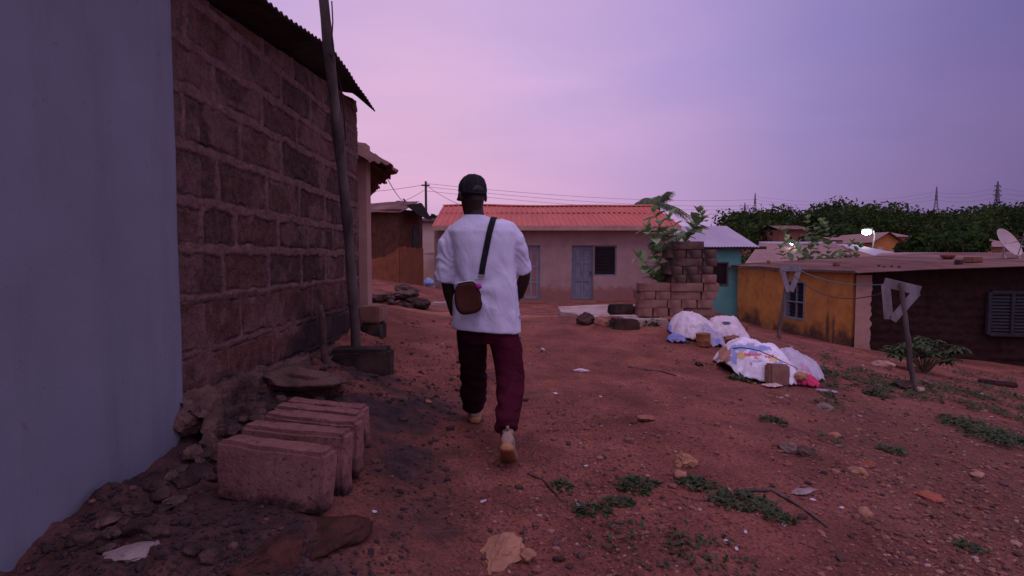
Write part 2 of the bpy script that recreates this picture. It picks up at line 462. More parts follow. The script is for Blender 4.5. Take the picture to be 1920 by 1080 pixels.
for j in range(NZ):
    for i in range(NY):
        y = y0 + (y1 - y0) * i / (NY - 1)
        top = wall_top(y); z = zb + (top - zb) * j / (NZ - 1)
        p = (0, y, z)
        wy = y + .016 * fz((1, y, z), 5, 2); wz = z + .014 * fz((2, y, z), 4, 2)
        k = 0
        while k < len(LINES) - 2 and wz > LINES[k + 1]: k += 1
        low = k < 3
        dz = min(abs(wz - LINES[k]), abs(LINES[k + 1] - wz))
        jy = JY[k]; q = 0
        while q < len(jy) - 2 and wy > jy[q + 1]: q += 1
        dy = min(abs(wy - jy[q]), abs(jy[q + 1] - wy))
        n1 = fz((4, y, z), 9, 3)
        wj = (.011 if low else .023) * (1 + .75 * n1) + .004
        wv = (.008 if low else .017) * (1 + .7 * n1) + .003
        d = min(dz - wj, dy - wv)
        mort = 1 - max(0, min(1, (d + .004) / .009))
        # mortar lips stand proud; a shadowed crack runs along many of them
        h = mort * (.002 if low else .008) + .005 * fz((6, y, z), 22, 3) * (1 if not low else .6) + .002 * n1
        if 0 < d < .012: h -= (.014 if low else .010) * max(0, .6 + n1 * 1.5)
        smear = max(0, min(1, (fz((9, y, z), 3.2, 3) - (.12 if z < 2.1 else .0)) * 5)) * .8
        if y < 2.95: smear = max(smear, min(1, .5 + n1))
        h += smear * .006 * (1 - mort)
        vs_.append((BX + h, y, z)); 
        mo_.append(max(mort, smear * .8)); bl_.append((math.sin(k * 12.9 + q * 78.2) * 43758.5) % 1 * .6 + (.4 if low else 0))
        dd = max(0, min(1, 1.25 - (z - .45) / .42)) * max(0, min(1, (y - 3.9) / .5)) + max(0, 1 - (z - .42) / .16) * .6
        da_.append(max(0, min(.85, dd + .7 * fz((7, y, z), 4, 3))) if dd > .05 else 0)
for j in range(NZ - 1):
    for i in range(NY - 1):
        a = j * NY + i; fs_.append((a, a + 1, a + NY + 1, a + NY))
house = thing('block_house', (BX, 4.2, .4), 'unplastered house of rough brown blocks with thick mortar under an overhanging sheet roof', 'house')
off = house.location
me = bpy.data.meshes.new('wall'); me.from_pydata([(a-off.x, b-off.y, c-off.z) for a, b, c in vs_], [], fs_)
for nm, dat in (('mortar', mo_), ('blk', bl_), ('dark_mark', da_)):
    me.attributes.new(nm, 'FLOAT', 'POINT').data.foreach_set('value', np.array(dat, np.float32))
me.polygons.foreach_set('use_smooth', [True] * len(me.polygons)); me.materials.append(block_wall())
bw = bpy.data.objects.new('wall', me); COL.objects.link(bw); bw.parent = house
mb = MB()
mb.box((BX - .125, 4.225, 1.42), (.19, 3.44, 2.3)); mb.box((-3.7, 5.86, 1.5), (3.9, .17, 2.4))
mb.build('wall_core', m_block, house)
# rough footing the wall stands on
mb = MB()
us = [2.60 + i * .02 for i in range(170)]; vs = [i / 22 for i in range(23)]
def foot(u, v):
    out = .02 + .20 * v ** .8; zt = .56 - .055 * (u - 2.7) - .02
    z = zt - .34 * v ** 1.6
    n = .055 * fz((u, v, 0), 3.5, 4) + .03 * fz((u * 2, v * 2, 4), 8, 3)
    return Vector((BX + out + n * (.4 + v), u, z + n * .8))
mb.grid(foot, us, vs); mb.build('footing', m_footing, house, True)
# sheet roof
def edge_z(y):
    return float(np.interp(y, [1, 3.245, 3.69, 4.475, 5.0, 5.79, 6.2], [2.62, 2.69, 2.735, 2.865, 2.82, 2.735, 2.70]))
mb = MB()
us = [1.2 + i * .0127 for i in range(368)]; us = [u for u in us if u < 5.93]
def rf(u, v):
    wv = .011 * math.sin(u * 2 * math.pi / .076)
    ze, zw = edge_z(u), wall_top(u) + .05
    x = -1.42 - v
    if v < .22: z = ze + (zw + .02 - ze) * (v / .22)
    else: z = zw + .02 + .13 * (v - .22)
    return Vector((x + .008 * nz((u, 0, 0), 3) * (1 if v < .05 else 0), u + .02 * (nz((v, 1, 1), 4) if u > 5.7 else 0), z + wv + .006 * nz((u, v, 0), 2)))
mb.grid(rf, us, [0, .03, .08, .14, .22, .5, 1, 2, 3])
rr = mb.build('roof', m_roof_dark, house, True); sm = rr.modifiers.new('t', 'SOLIDIFY'); sm.thickness = .004
# leaning pole with its loose cable
base, top = Vector((-1.37, 4.86, .30)), Vector((-1.225, 3.62, 3.42))
pole = thing('wooden_pole', base, 'tall weathered crooked wooden pole leaning against the eave of the block house', 'pole')
pp = []
for i in range(22):
    t = i / 21; p = base.lerp(top, t); p.x += .018 * math.sin(t * 5) + .008 * nz(p, 3); p.y += .012 * nz(p, 2.5); pp.append(p)
MB().tube(pp, [.043 - .009 * i / 21 + .004 * math.sin(i * 1.7) for i in range(22)], 14).build('trunk', m_wood_old, pole, True)
q0 = P(622, 2, 3.66); cab = [q0, P(624, 40, 3.72), P(622, 80, 3.82), P(629, 104, 3.86), P(619, 100, 3.9), P(640, 165, 4.1), P(645, 215, 4.3), P(648, 262, 4.4), P(641, 262, 4.42)]
MB().tube(cab, .0045, 6).build('cable', m_wire, pole, True)

# short stick set in the ground at the wall foot
p0, p1 = P(614, 690, 4.35), P(600, 572, 4.42)
mb = MB(); mb.tube([p0 + Vector((.02,-.03,-.10)), p0, p0.lerp(p1, .3) + Vector((-.012, 0, 0)), p0.lerp(p1, .7) + Vector((.008, 0, 0)), p1], [.034,.032,.028,.03,.022], 10)
o = mb.build('broken_stake', m_mortarlump, None, True, at=p0); tag(o, 'short pale broken stake standing at the foot of the block wall', 'stake')

# ------------------------------------------------------------------ loose blocks
def rough_block(name, c, size, rot, mat, label, cat='block', group=None, amp=.006, seed=0, sub=5, chip=.02, sharp=28):
    bm = bmesh.new(); bmesh.ops.create_cube(bm, size=1)
    for v in bm.verts: v.co = Vector((v.co.x * size[0], v.co.y * size[1], v.co.z * size[2]))
    bmesh.ops.bevel(bm, geom=bm.edges[:], offset=chip, segments=2, affect='EDGES')
    bmesh.ops.subdivide_edges(bm, edges=[e for e in bm.edges if e.calc_length() > .05], cuts=sub, use_grid_fill=True)
    for v in bm.verts:
        s = seed * 3.1
        n = Vector((nz(v.co, 9, s), nz(v.co, 9, s + 20), nz(v.co, 9, s + 40))) * amp + Vector((nz(v.co, 30, s), nz(v.co, 30, s + 9), nz(v.co, 30, s + 5))) * amp * .4
        # worn corners
        e = sorted((h / 2 - abs(a)) for a, h in zip(v.co, size))[1]
        wr = max(0, 1 - e / .03) ** 1.5
        n -= v.co.normalized() * wr * (.020 * max(0, nz(v.co, 7, s + 3) + .1) + .022 * max(0, nz(v.co, 16, s + 8)) + .002) * (amp / .006)
        v.co += n
    me = bpy.data.meshes.new(name); bm.to_mesh(me); bm.free()
    me.polygons.foreach_set('use_smooth', [True] * len(me.polygons)); me.materials.append(mat); me.set_sharp_from_angle(angle=R(sharp))
    o = bpy.data.objects.new(name, me); COL.objects.link(o)
    o.location = c; o.rotation_euler = rot
    return tag(o, label, cat, group)

m_row = bpy.data.materials.new('dark_footed_block'); nt_ = NT(m_row)
f = tex(nt_, 7, 6, .7); tcn = nt_.new('ShaderNodeTexCoord'); sz = nt_.new('ShaderNodeSeparateXYZ'); nt_.link(tcn.outputs['Object'], sz.inputs[0])
col = ramp(nt_, f, [(.34, (.20,.088,.072)), (.5, (.28,.128,.106)), (.68, (.35,.165,.138))])
col = mix(nt_, ramp(nt_, tex(nt_, 45, 3, .8), [(.36, (.8,.8,.8)), (.44, (0,0,0))]), col, (.09,.045,.038))
# blackened foot: soot mark, with the shadow at the row's base painted in
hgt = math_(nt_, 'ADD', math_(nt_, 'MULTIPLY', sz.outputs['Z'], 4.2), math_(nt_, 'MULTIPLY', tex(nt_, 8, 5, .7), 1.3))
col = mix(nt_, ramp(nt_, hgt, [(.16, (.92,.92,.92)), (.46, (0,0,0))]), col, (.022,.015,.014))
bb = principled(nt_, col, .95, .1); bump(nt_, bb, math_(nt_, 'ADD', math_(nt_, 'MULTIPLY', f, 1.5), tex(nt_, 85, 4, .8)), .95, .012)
# five blocks on edge in a row
ROW = [((400,828),(602,856),2.17,'nearest of the five reddish blocks set on edge, its broad face showing'),
       ((447,797),(640,822),2.40,'second nearest of the five reddish blocks set on edge in a row'),
       ((487,775),(664,795),2.62,'middle one of the five reddish blocks set on edge in a row'),
       ((508,763),(668,779),2.80,'fourth of the five reddish blocks set on edge, leaning on the last'),
       ((528,752),(679,768),2.95,'farthest of the five reddish blocks set on edge beside the rubble')]
for i, (a, b, Y, lab) in enumerate(ROW):
    pa, pb = P(a[0], a[1], Y - .02), P(b[0], b[1], Y - .10)
    d = (pb - pa); L = .46; yaw = math.atan2(d.y, d.x)
    c = (pa + pb) / 2 + Vector((-math.sin(yaw), math.cos(yaw), 0)) * .062
    zt_ = (pa.z + pb.z) / 2; h = max(.21, zt_ - gnd(c.x, c.y) + .03)
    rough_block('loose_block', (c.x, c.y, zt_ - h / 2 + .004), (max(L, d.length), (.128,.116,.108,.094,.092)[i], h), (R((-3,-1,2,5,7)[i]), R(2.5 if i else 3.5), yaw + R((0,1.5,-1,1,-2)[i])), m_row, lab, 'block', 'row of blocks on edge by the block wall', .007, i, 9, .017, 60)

# big sooty block in front of the pole, two stacked blocks beyond
c = P(679, 682, 4.70)
rough_block('sooty_block', (c.x, c.y, c.z - .045), (.50, .26, .37), (0, 0, R(4)), m_block_dark, 'big soot blackened block lying at the foot of the leaning pole', amp=.012, seed=11, sub=7, chip=.03)
c = P(700, 622, 6.35)
rough_block('stacked_block', (c.x, c.y, c.z), (.23, .42, .21), (0, 0, R(2)), m_block_dark, 'lower of two dark blocks stacked past the end of the block wall', 'block', 'two blocks stacked past the wall end', seed=12)
rough_block('stacked_block', (c.x + .01, c.y + .01, c.z + .212), (.225, .42, .19), (0, 0, R(-3)), m_block, 'upper of two dark blocks stacked past the end of the block wall', 'block', 'two blocks stacked past the wall end', seed=13)

# rubble
def stone(name, c, size, seed, mat, label, group=None, cat='stone', rotz=0, flat=1.0, facet=False):
    bm = bmesh.new(); bmesh.ops.create_icosphere(bm, subdivisions=4 if max(size) > .1 else 3, radius=.5)
    r = random.Random(seed)
    cuts = [(Vector((r.uniform(-1,1), r.uniform(-1,1), r.uniform(-.6,1))).normalized(), r.uniform(.27,.42)) for _ in range(9 if facet else 5)]
    for v in bm.verts:
        p = v.co.copy()
        for n, d in cuts:
            k = p.dot(n)
            if k > d: p -= n * (k - d) * .92
        p += v.co.normalized() * (.05 * nz(v.co, 3, seed) + .10 * fz(v.co + Vector((seed * 1.7, 0, 0)), 4.5, 4))
        v.co = Vector((p.x * size[0], p.y * size[1], p.z * size[2])) * 1.25
    me = bpy.data.meshes.new(name); bm.to_mesh(me); bm.free()
    a = me.attributes.new('tint', 'FLOAT', 'FACE'); a.data.foreach_set('value', np.full(len(me.polygons), r.random(), np.float32))
    if not facet: me.polygons.foreach_set('use_smooth', [True] * len(me.polygons))
    me.materials.append(mat)
    o = bpy.data.objects.new(name, me); COL.objects.link(o); o.location = c; o.rotation_euler = (r.uniform(-.15,.15), r.uniform(-.15,.15), rotz or r.uniform(0, 6))
    return tag(o, label, cat, group)

LUMPS = [(390,760,.26),(425,735,.2),(455,772,.13),(370,800,.24),(410,800,.16),(365,850,.16),(340,905,.2),(300,930,.16),(480,712,.22),(395,835,.12),(260,955,.15),(570,655,.16),(520,690,.14),(330,880,.12),(345,960,.1),(640,655,.1),(210,1000,.12),(300,1000,.11),(360,1035,.08),(400,1045,.1),(385,1010,.06),(160,1010,.1)]
for _ in range(46):
    px = rng.uniform(200, 620); LUMPS.append((px, 1000 - (px - 200) * .72 + rng.uniform(-30, 45), .10))
for i, (px, py, s) in enumerate(LUMPS):
    s *= rng.uniform(.35, .75)
    p = hitg(px, py)
    stone('mortar_lump', (p.x, p.y, p.z + s * .12), (s * random.uniform(.9,1.3), s, s * random.uniform(.5,.75)), 100 + i, m_mortarlump,
          'broken lump of grey brown mortar in the rubble along the foot of the left walls', 'mortar lumps along the left walls', 'rubble lump', facet=i % 2 == 0)
p = P(352, 785, 2.64); stone('mortar_lump', p, (.10, .16, .13), 98, m_mortarlump, 'rough dark lump wedged under the foot of the smooth blue grey wall', None, 'rubble lump', facet=True)
p = hitg(556, 716)
stone('mortar_slab', (p.x, p.y, p.z + .03), (.50, .62, .13), 5, m_mortarlump, 'large broken pale mortar slab between the row of blocks and the sooty block', None, 'rubble slab', rotz=.5)
m_slabpale = M_('pale_cement', (.34,.28,.28), (.22,.17,.17), 6, .95, .15, .6, .01)
p = hitg(243, 1038); stone('cement_shard', (p.x, p.y, p.z + .004), (.17, .09, .03), 8, m_slabpale, 'flat pale cement shard lying at the bottom left corner below the grey wall', None, 'cement shard', rotz=.2, facet=True)
m_earth = M_('earth_crust', (.12,.05,.04), (.05,.026,.023), 12, .95, .1, 1.0, .02, c3=(.10,.045,.036), scale2=4, fine=60)
p = hitg(610, 985); stone('dirt_boulder', (p.x, p.y, p.z - .025), (.32, .26, .09), 9, m_earth, 'low rounded brown boulder half sunk in front of the row of blocks', None, 'boulder')
p = hitg(495, 1030); stone('dirt_boulder', (p.x, p.y, p.z - .025), (.26, .22, .085), 10, m_earth, 'dark boulder half sunk at the bottom edge left of the rounded brown one', None, 'boulder')
# ------------------------------------------------------------------ building helpers
def corr_roof(name, a, b, c, d, mat, parent, pitch=.2, amp=.012, nv=8, trap=True, sag=0.0, wob=.0, th=.006, jag=0.0):
    """corrugated sheet between eave a-b and top edge d-c; ribs run from eave to top"""
    a, b, c, d = map(Vector, (a, b, c, d))
    L = max((b - a).length, (c - d).length)
    per = 8 if trap else 6
    nu = max(8, int(L / pitch * per))
    n = (b - a).cross(d - a).normalized()
    if n.z < 0: n = -n
    mb = MB()
    def fn(u, v):
        p = a.lerp(b, u).lerp(d.lerp(c, u), v)
        ph = (u * L / pitch) % 1
        h = (amp if .12 < ph < .42 else 0) if trap else amp * .5 * math.sin(ph * 2 * math.pi)
        p = p + n * h
        p.z += sag * nz((u * 3.1, 0, 3), 1) * v + wob * nz((u * L, v * 4, 1), .8)
        if jag and v == 0: p -= (d - a).normalized() * jag * (noise.noise(Vector((math.floor(u * L / pitch / 4) * 3.3, 1, 1))) + .3 * nz((u * L * 9, 0, 0), 1))
        return p
    mb.grid(fn, [i / (nu - 1) for i in range(nu)], [i / nv for i in range(nv + 1)])
    o = mb.build(name, mat, parent)
    s = o.modifiers.new('t', 'SOLIDIFY'); s.thickness = th; s.offset = -1
    return o

def wall_quad(mb, p, q, z0a, z0b, z1a, z1b, thick, holes=(), seg=.25):
    """vertical wall from p to q (xy), bottom z0, top z1, with rectangular holes (u0,u1,za,zb) in metres along p->q; thick goes left of p->q"""
    p, q = Vector((p[0], p[1], 0)), Vector((q[0], q[1], 0)); L = (q - p).length; d = (q - p) / L
    n = Vector((-d.y, d.x, 0)) * thick
    us = sorted({0, L, *[h[0] for h in holes], *[h[1] for h in holes]})
    top = lambda u: z1a + (z1b - z1a) * u / L
    bot = lambda u: z0a + (z0b - z0a) * u / L
    for u0, u1 in zip(us, us[1:]):
        if u1 - u0 < 1e-5: continue
        segs = [(None, None)]
        hs = sorted([(h[2], h[3]) for h in holes if h[0] <= u0 + 1e-5 and h[1] >= u1 - 1e-5])
        lo0, lo1 = bot(u0), bot(u1); parts = []
        for za, zb in hs:
            if za > max(lo0, lo1) + .01: parts.append((lo0, lo1, za, za))
            lo0 = lo1 = zb
        parts.append((lo0, lo1, top(u0), top(u1)))
        for za0, za1, zb0, zb1 in parts:
            A = p + d * u0; B = p + d * u1
            f = [Vector((A.x, A.y, za0)), Vector((B.x, B.y, za1)), Vector((B.x, B.y, zb1)), Vector((A.x, A.y, zb0))]
            g = [v + n for v in f]
            mb.add(f + g, [(0,1,2,3),(7,6,5,4),(0,4,5,1),(1,5,6,2),(2,6,7,3),(3,7,4,0)])
    return mb

# ------------------------------------------------------------------ materials
m_roof_orange = M_('orange_roof_sheet', (.52,.125,.085), (.42,.095,.065), 1.2, .6, .35, .12, .004, c3=(.40,.10,.06), scale2=.5, stretch=(1,.3,1))
m_fascia = M_('pink_fascia_board', (.48,.28,.235), (.36,.2,.17), 3, .8, .2, .2, .004)
m_render_old = M_('beige_render', (.40,.25,.215), (.34,.205,.18), 1.6, .9, .2, .35, .01, c3=(.28,.155,.13), scale2=.6, fine=40)
m_render = bpy.data.materials.new('stained_render'); nt_ = NT(m_render)
f = tex(nt_, 2, 7, .65); sxyz = nt_.new('ShaderNodeSeparateXYZ'); tcn = nt_.new('ShaderNodeTexCoord'); nt_.link(tcn.outputs['Object'], sxyz.inputs[0])
col = ramp(nt_, f, [(.3, (.30,.18,.15)), (.5, (.37,.23,.19)), (.7, (.42,.265,.225))])
col = mix(nt_, ramp(nt_, tex(nt_, 2.4, 6, .7, stretch=(1,1,.16)), [(.53, (0,0,0)), (.70, (.6,.6,.6))]), col, (.24,.135,.112))
# red earth splashed up by rain: an irregular band above the plinth
hgt = math_(nt_, 'ADD', sxyz.outputs['Z'], math_(nt_, 'MULTIPLY', tex(nt_, 3.5, 5, .7), -.9))
col = mix(nt_, ramp(nt_, hgt, [(0, (.75,.75,.75)), (.18, (0,0,0))]), col, (.25,.10,.07))
bb = principled(nt_, col, .92, .12); bump(nt_, bb, math_(nt_, 'ADD', f, tex(nt_, 40, 4, .7)), .35, .01)
m_plinth = M_('dusty_red_plinth', (.34,.15,.11), (.24,.10,.075), 3, .95, .1, .4, .01)
m_door = M_('blue_grey_door', (.20,.205,.225), (.15,.155,.17), 5, .6, .35, .15, .004)
m_doorlite = M_('pale_door_frame', (.26,.265,.28), (.20,.205,.22), 5, .6, .35, .1, .004)
m_pane_pink = M_('reflection_pane', (.36,.17,.15), (.28,.12,.11), 2, .35, .5, 0)  # reddish reflection on the door glass put into the base colour
m_glass = M_('louvre_glass', (.035,.03,.032), (.025,.02,.022), 3, .35, .5, 0)
m_slab = M_('worn_concrete', (.46,.36,.34), (.36,.27,.25), 4, .9, .2, .5, .012, c3=(.30,.20,.17), scale2=1.5)
m_rust2 = M_('streaked_rusty_roof', (.19,.085,.073), (.085,.042,.038), 3, .8, .3, .2, .004, c3=(.21,.13,.12), scale2=.9, stretch=(1,.15,1))
m_whitewash = M_('pinkish_whitewash', (.58,.44,.40), (.50,.37,.33), 1.5, .9, .2, .2, .004, c3=(.48,.27,.17), scale2=.5)
m_green = M_('turquoise_paint', (.13,.36,.29), (.105,.30,.245), 2, .85, .25, .2, .006, c3=(.12,.26,.20), scale2=.7)
m_zinc_lilac = M_('pale_zinc_roof', (.42,.36,.40), (.35,.29,.33), .9, .6, .4, .1, .004, stretch=(1,.3,1))
m_zinc_pink = M_('dusty_pink_zinc', (.33,.205,.195), (.25,.145,.135), 1.0, .8, .3, .15, .004, c3=(.26,.14,.125), scale2=.5, stretch=(1,.3,1))
m_tan = M_('tan_render', (.40,.22,.12), (.32,.17,.10), 2, .9, .2, .2, .01)
m_brownhouse = M_('far_brown_wall', (.26,.11,.075), (.18,.08,.055), 2, .9, .2, .2, .01)

# ------------------------------------------------------------------ plastered house past the block house
hs = thing('plastered_house', P(682, 575, 6.6), 'narrow pink plastered house end with ragged drooping eave just beyond the block wall', 'house')
mb = MB(); wall_quad(mb, (-5.2, 6.62), (-1.725, 6.62), .1, .1, 3.05, 2.56, .2); wall_quad(mb, (-1.727, 6.822), (-2.75, 9.8), .1, .1, 2.56, 2.56, .2)
mb.build('wall', m_plaster_pink, hs)
mb = MB()
E0, E1 = P(737, 321, 7.0), P(737, 321, 7.0) + Vector((0.05, 4.2, 0))
def rg(u, v):
    y = 6.3 + u * 3.3
    x = -1.42 - max(0, u - .2) * 1.25 - v * 2.2 + (.10 * nz((0, y, 0), 3) + .05 * nz((0, y, 5), 9) if v < .05 else 0)
    if u < .1: x -= (.1 - u) * 2.2 * (1 - v)
    z = 2.30 + .32 * min(1, v * 3.2) + .25 * v + .014 * math.sin(y * 2 * math.pi / .09) + .05 * nz((0, y, v), 2.1) * (1 - v)
    return Vector((x, y + .06 * nz((v * 3, y * .2, 2), 3), z))
mb.grid(rg, [i / 260 for i in range(261)], [0, .02, .05, .1, .2, .3, .6, 1])
o = mb.build('roof', m_roof_rust, hs); s = o.modifiers.new('t', 'SOLIDIFY'); s.thickness = .012
# torn second sheet hanging under the tip
mb = MB()
for a, b, w in (((690, 288), (724, 318), 7), ((700, 292), (735, 316), 6), ((684, 280), (714, 314), 6)):
    pa, pb = P(*a, 6.95), P(*b, 7.05); u = (pb - pa).normalized().cross(Vector((0, 1, 0))) * (w / pxm(7))
    mb.quad(pa - u, pb - u * .5, pb + u * .4, pa + u, .012)
mb.build('torn_sheet', m_roof_dark, hs)

# ------------------------------------------------------------------ mud house
YM = 16.0
c0, c1 = P(672, 530, YM + .9), P(748, 530, YM); c2 = P(793, 528, YM + 1.7)
mh = thing('mud_house', (c1.x, c1.y, .4), 'small dark mud house with rust streaked roof and orange plaster left on its lower walls', 'house')
zt1 = P(748, 392, YM).z
mb = MB(); wall_quad(mb, (c0.x - 1, c0.y + .4), (c1.x, c1.y), .1, .1, zt1 + .05, zt1, .02); wall_quad(mb, (c1.x, c1.y + .001), (c2.x, c2.y), .1, .1, zt1, P(793, 402, YM + 1.7).z + .1, .02)
m_mud_old = M_('weathered_mud', (.125,.050,.034), (.065,.028,.021), 6, .95, .1, .9, .02, c3=(.09,.038,.027), scale2=1.8, fine=30)
o = mb.build('wall', m_mud_old, mh)
m_orangepl = M_('orange_mud_plaster', (.26,.095,.05), (.17,.06,.036), 4, .95, .1, .4, .01, c3=(.20,.075,.04), scale2=1.4)
def ragged(mbx, p, q, zbot, tops, th=.025):
    """plaster skin left on a wall, with a ragged upper outline"""
    p, q = Vector((p[0], p[1], 0)), Vector((q[0], q[1], 0)); d = (q - p); n = Vector((d.y, -d.x, 0)).normalized() * th
    N = 60
    for i in range(N):
        u0, u1 = i / N, (i + 1) / N
        f = lambda u: float(np.interp(u, [t[0] for t in tops], [t[1] for t in tops])) + .05 * nz((u * d.length, 0, 1), 4) + .02 * nz((u * d.length, 0, 4), 14)
        A, B = p + d * u0 + n, p + d * u1 + n
        mbx.add([(A.x,A.y,zbot),(B.x,B.y,zbot),(B.x,B.y,f(u1)),(A.x,A.y,f(u0)),(A.x-n.x,A.y-n.y,f(u0)),(B.x-n.x,B.y-n.y,f(u1))], [(0,1,2,3),(3,2,5,4)])
mb = MB()
zz = lambda py, Y: P(700, py, Y).z
ragged(mb, (c0.x - 1, c0.y + .4), (c1.x + .03, c1.y), .1, [(0, zz(487,YM+.7)), (.55, zz(486,YM+.5)), (.82, zz(481,YM)), (.93, zz(471,YM)), (1, zz(464,YM))])
ragged(mb, (c1.x + .0, c1.y), (c2.x, c2.y), .1, [(0, zz(463,YM)), (.5, zz(464,YM+.8)), (1, zz(466,YM+1.6))])
mb.build('plaster', m_orangepl, mh)
mb = MB(); a = Vector((c1.x, c1.y, 0)).lerp(Vector((c2.x, c2.y, 0)), .55); b = Vector((c1.x, c1.y, 0)).lerp(Vector((c2.x, c2.y, 0)), .85)
mb.quad((a.x + .02, a.y - .02, zz(462,YM+1)), (b.x + .02, b.y - .02, zz(463,YM+1.3)), (b.x + .02, b.y - .02, zz(426,YM+1.3)), (a.x + .02, a.y - .02, zz(425,YM+1)), .05)
mb.build('shutter', m_roof_dark, mh)
corr_roof('roof', P(676, 397, YM + .3) + Vector((-1.5, .6, 0)), P(752, 397, YM - .25), P(786, 378, YM + 1.9), P(690, 379, YM + 2.6) + Vector((-1.5, .8, 0)), m_rust2, mh, .09, .02, 6, False, .1, .05, .008, .08)
m_blacksheet = M_('sooty_sheet', (.022,.018,.017), None, 6, .95, .05, .1)
corr_roof('gable_sheet', P(809, 412, YM + 1.2), P(785, 404, YM - .1), P(762, 385, YM + .2), P(790, 381, YM + 1.9), m_blacksheet, mh, .09, .02, 5, False, .05, .03, .008, .05)

# heap of dark stones by the mud house
hp = G(748, 574)
for i in range(26):
    px, py = 700 + rng.random() * 88, 548 + rng.random() * 30
    if py < 575 - (px - 690) * .3 and px < 720: py += 12
    q = hp + Vector(((px - 748) / pxm(hp.y), (578 - py) * .02, 0)); s = .16 + .22 * rng.random()
    q.z = gnd(q.x, q.y) + .28 * max(0, 1 - abs(px - 750) / 48) * rng.random()
    stone('rubble_stone', (q.x, q.y, q.z + s * .1), (s * 1.5, s, s * .5), 300 + i, m_mortarlump, 'dark stone in the low rubble heap in front of the small mud house', 'rubble heap by the mud house', 'stone')

# white house behind
wh = thing('white_house', P(806, 500, 27), 'plain pale whitewashed house wall seen between the mud house and the orange roofed house', 'house')
a, b = P(770, 500, 27), P(850, 500, 27)
mb = MB(); wall_quad(mb, (a.x, a.y), (b.x, b.y), -1, -1, P(800, 414, 27).z, P(800, 414, 27).z, 3); mb.build('wall', m_whitewash, wh)
mb = MB(); mb.quad(P(766, 414, 26.7), P(856, 414, 26.7), P(846, 409, 31), P(776, 409, 31), .05); mb.build('roof', m_roof_dark, wh)
mb = MB(); mb.box(P(812, 476, 26.5), (.8, .5, .12)); mb.build('ledge', m_slab, wh)
bg_ = P(804, 519, 16.3)
mbx = MB(); mbx.ell((bg_.x, bg_.y, gnd(bg_.x, bg_.y) + .12), (.16, .1, .13)); m_bluebag = M_('blue_plastic', (.16,.26,.5), (.3,.34,.5), 14, .5, .4, .5, .02)
o = mbx.build('plastic_bag', m_bluebag, None, True, at=bg_); tag(o, 'small blue plastic bag dropped beside the corner of the mud house', 'bag')
for v in o.data.vertices: v.co += Vector((nz(v.co, 14), nz(v.co, 14, 5), nz(v.co, 14, 9))) * .05

# ------------------------------------------------------------------ orange roofed house
YH = 20.3
oh = thing('orange_roofed_house', P(1040, 567, YH), 'long low beige house under a ribbed orange sheet roof', 'house')
a, b = P(826, 567, YH), P(1262, 567, YH)
X0, X1 = a.x, b.x
mu = lambda px: P(px, 500, YH).x - X0
zt = lambda py: P(1000, py, YH).z
holes = [(mu(979), mu(1013), zt(561), zt(460)), (mu(1072), mu(1112.5), zt(562), zt(460)), (mu(1113.5), mu(1156), zt(517), zt(460)), (mu(948), mu(978), zt(517), zt(462))]
mb = MB(); wall_quad(mb, (X0, YH), (X1, YH), -.9, -.9, zt(424), zt(424), .25, holes)
wall_quad(mb, (X1, YH + .26), (X1, YH + 4.6), -.9, -.9, zt(424), zt(424), .25); wall_quad(mb, (X0 + .001, YH + 4.6), (X0 + .001, YH + .26), -.9, -.9, zt(424), zt(424), -.25)
mb.build('wall', m_render, oh)
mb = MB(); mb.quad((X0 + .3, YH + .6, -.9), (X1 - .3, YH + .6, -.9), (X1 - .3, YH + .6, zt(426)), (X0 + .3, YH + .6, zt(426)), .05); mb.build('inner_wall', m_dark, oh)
mb = MB(); mb.box(((X0 + X1) / 2, YH - .12, zt(567) - .24), (X1 - X0 + .2, .2, .5)); mb.build('plinth', m_plinth, oh)
EL, ER = P(809, 425, YH - .5), P(1279, 425, YH - .5)
RL, RR = P(831, 386.5, YH + 2.9), P(1224, 386.5, YH + 2.9)
corr_roof('roof', EL, ER, ER.lerp(RR, .62), EL.lerp(RL, .62), m_roof_orange, oh, .2, .030, 7, True, 0, .015, .006, .02)
corr_roof('upper_sheet', EL.lerp(RL, .60) + Vector((0,0,.022)), ER.lerp(RR, .60) + Vector((0,0,.022)), RR, RL, m_roof_orange, oh, .2, .030, 6, True, .10, .012, .006, .02)
corr_roof('roof_back', RL + Vector((0, 3.2, -.95)), RR + Vector((0, 3.2, -.95)), RR, RL, m_roof_orange, oh, .2, .03, 4, True, .10, .015)
mb = MB()
N = 40
for i in range(N):      # ridge cap following the sagging ridge
    u0, u1 = i / N, (i + 1) / N
    f = lambda u: RL.lerp(RR, u) + Vector((0, 0, .035 + .10 * nz((u * 3.1, 0, 3), 1)))
    p, q = f(u0), f(u1)
    mb.add([p + Vector((0,-.16,-.03)), q + Vector((0,-.16,-.03)), q + Vector((0,0,.03)), p + Vector((0,0,.03)), q + Vector((0,.16,-.03)), p + Vector((0,.16,-.03))], [(0,1,2,3),(3,2,4,5)])
mb.build('ridge_cap', m_roof_orange, oh)
mb = MB(); mb.box(((EL.x + ER.x) / 2, YH - .50, zt(430) + .02), (ER.x - EL.x - .06, .03, .17))
mb.build('fascia', m_fascia, oh)
mb = MB(); mb.quad((EL.x + .05, YH - .48, zt(432.5)), (ER.x - .05, YH - .48, zt(432.5)), (ER.x - .05, YH + .0, zt(431)), (EL.x + .05, YH + .0, zt(431)), .015); mb.build('soffit', m_plinth, oh)

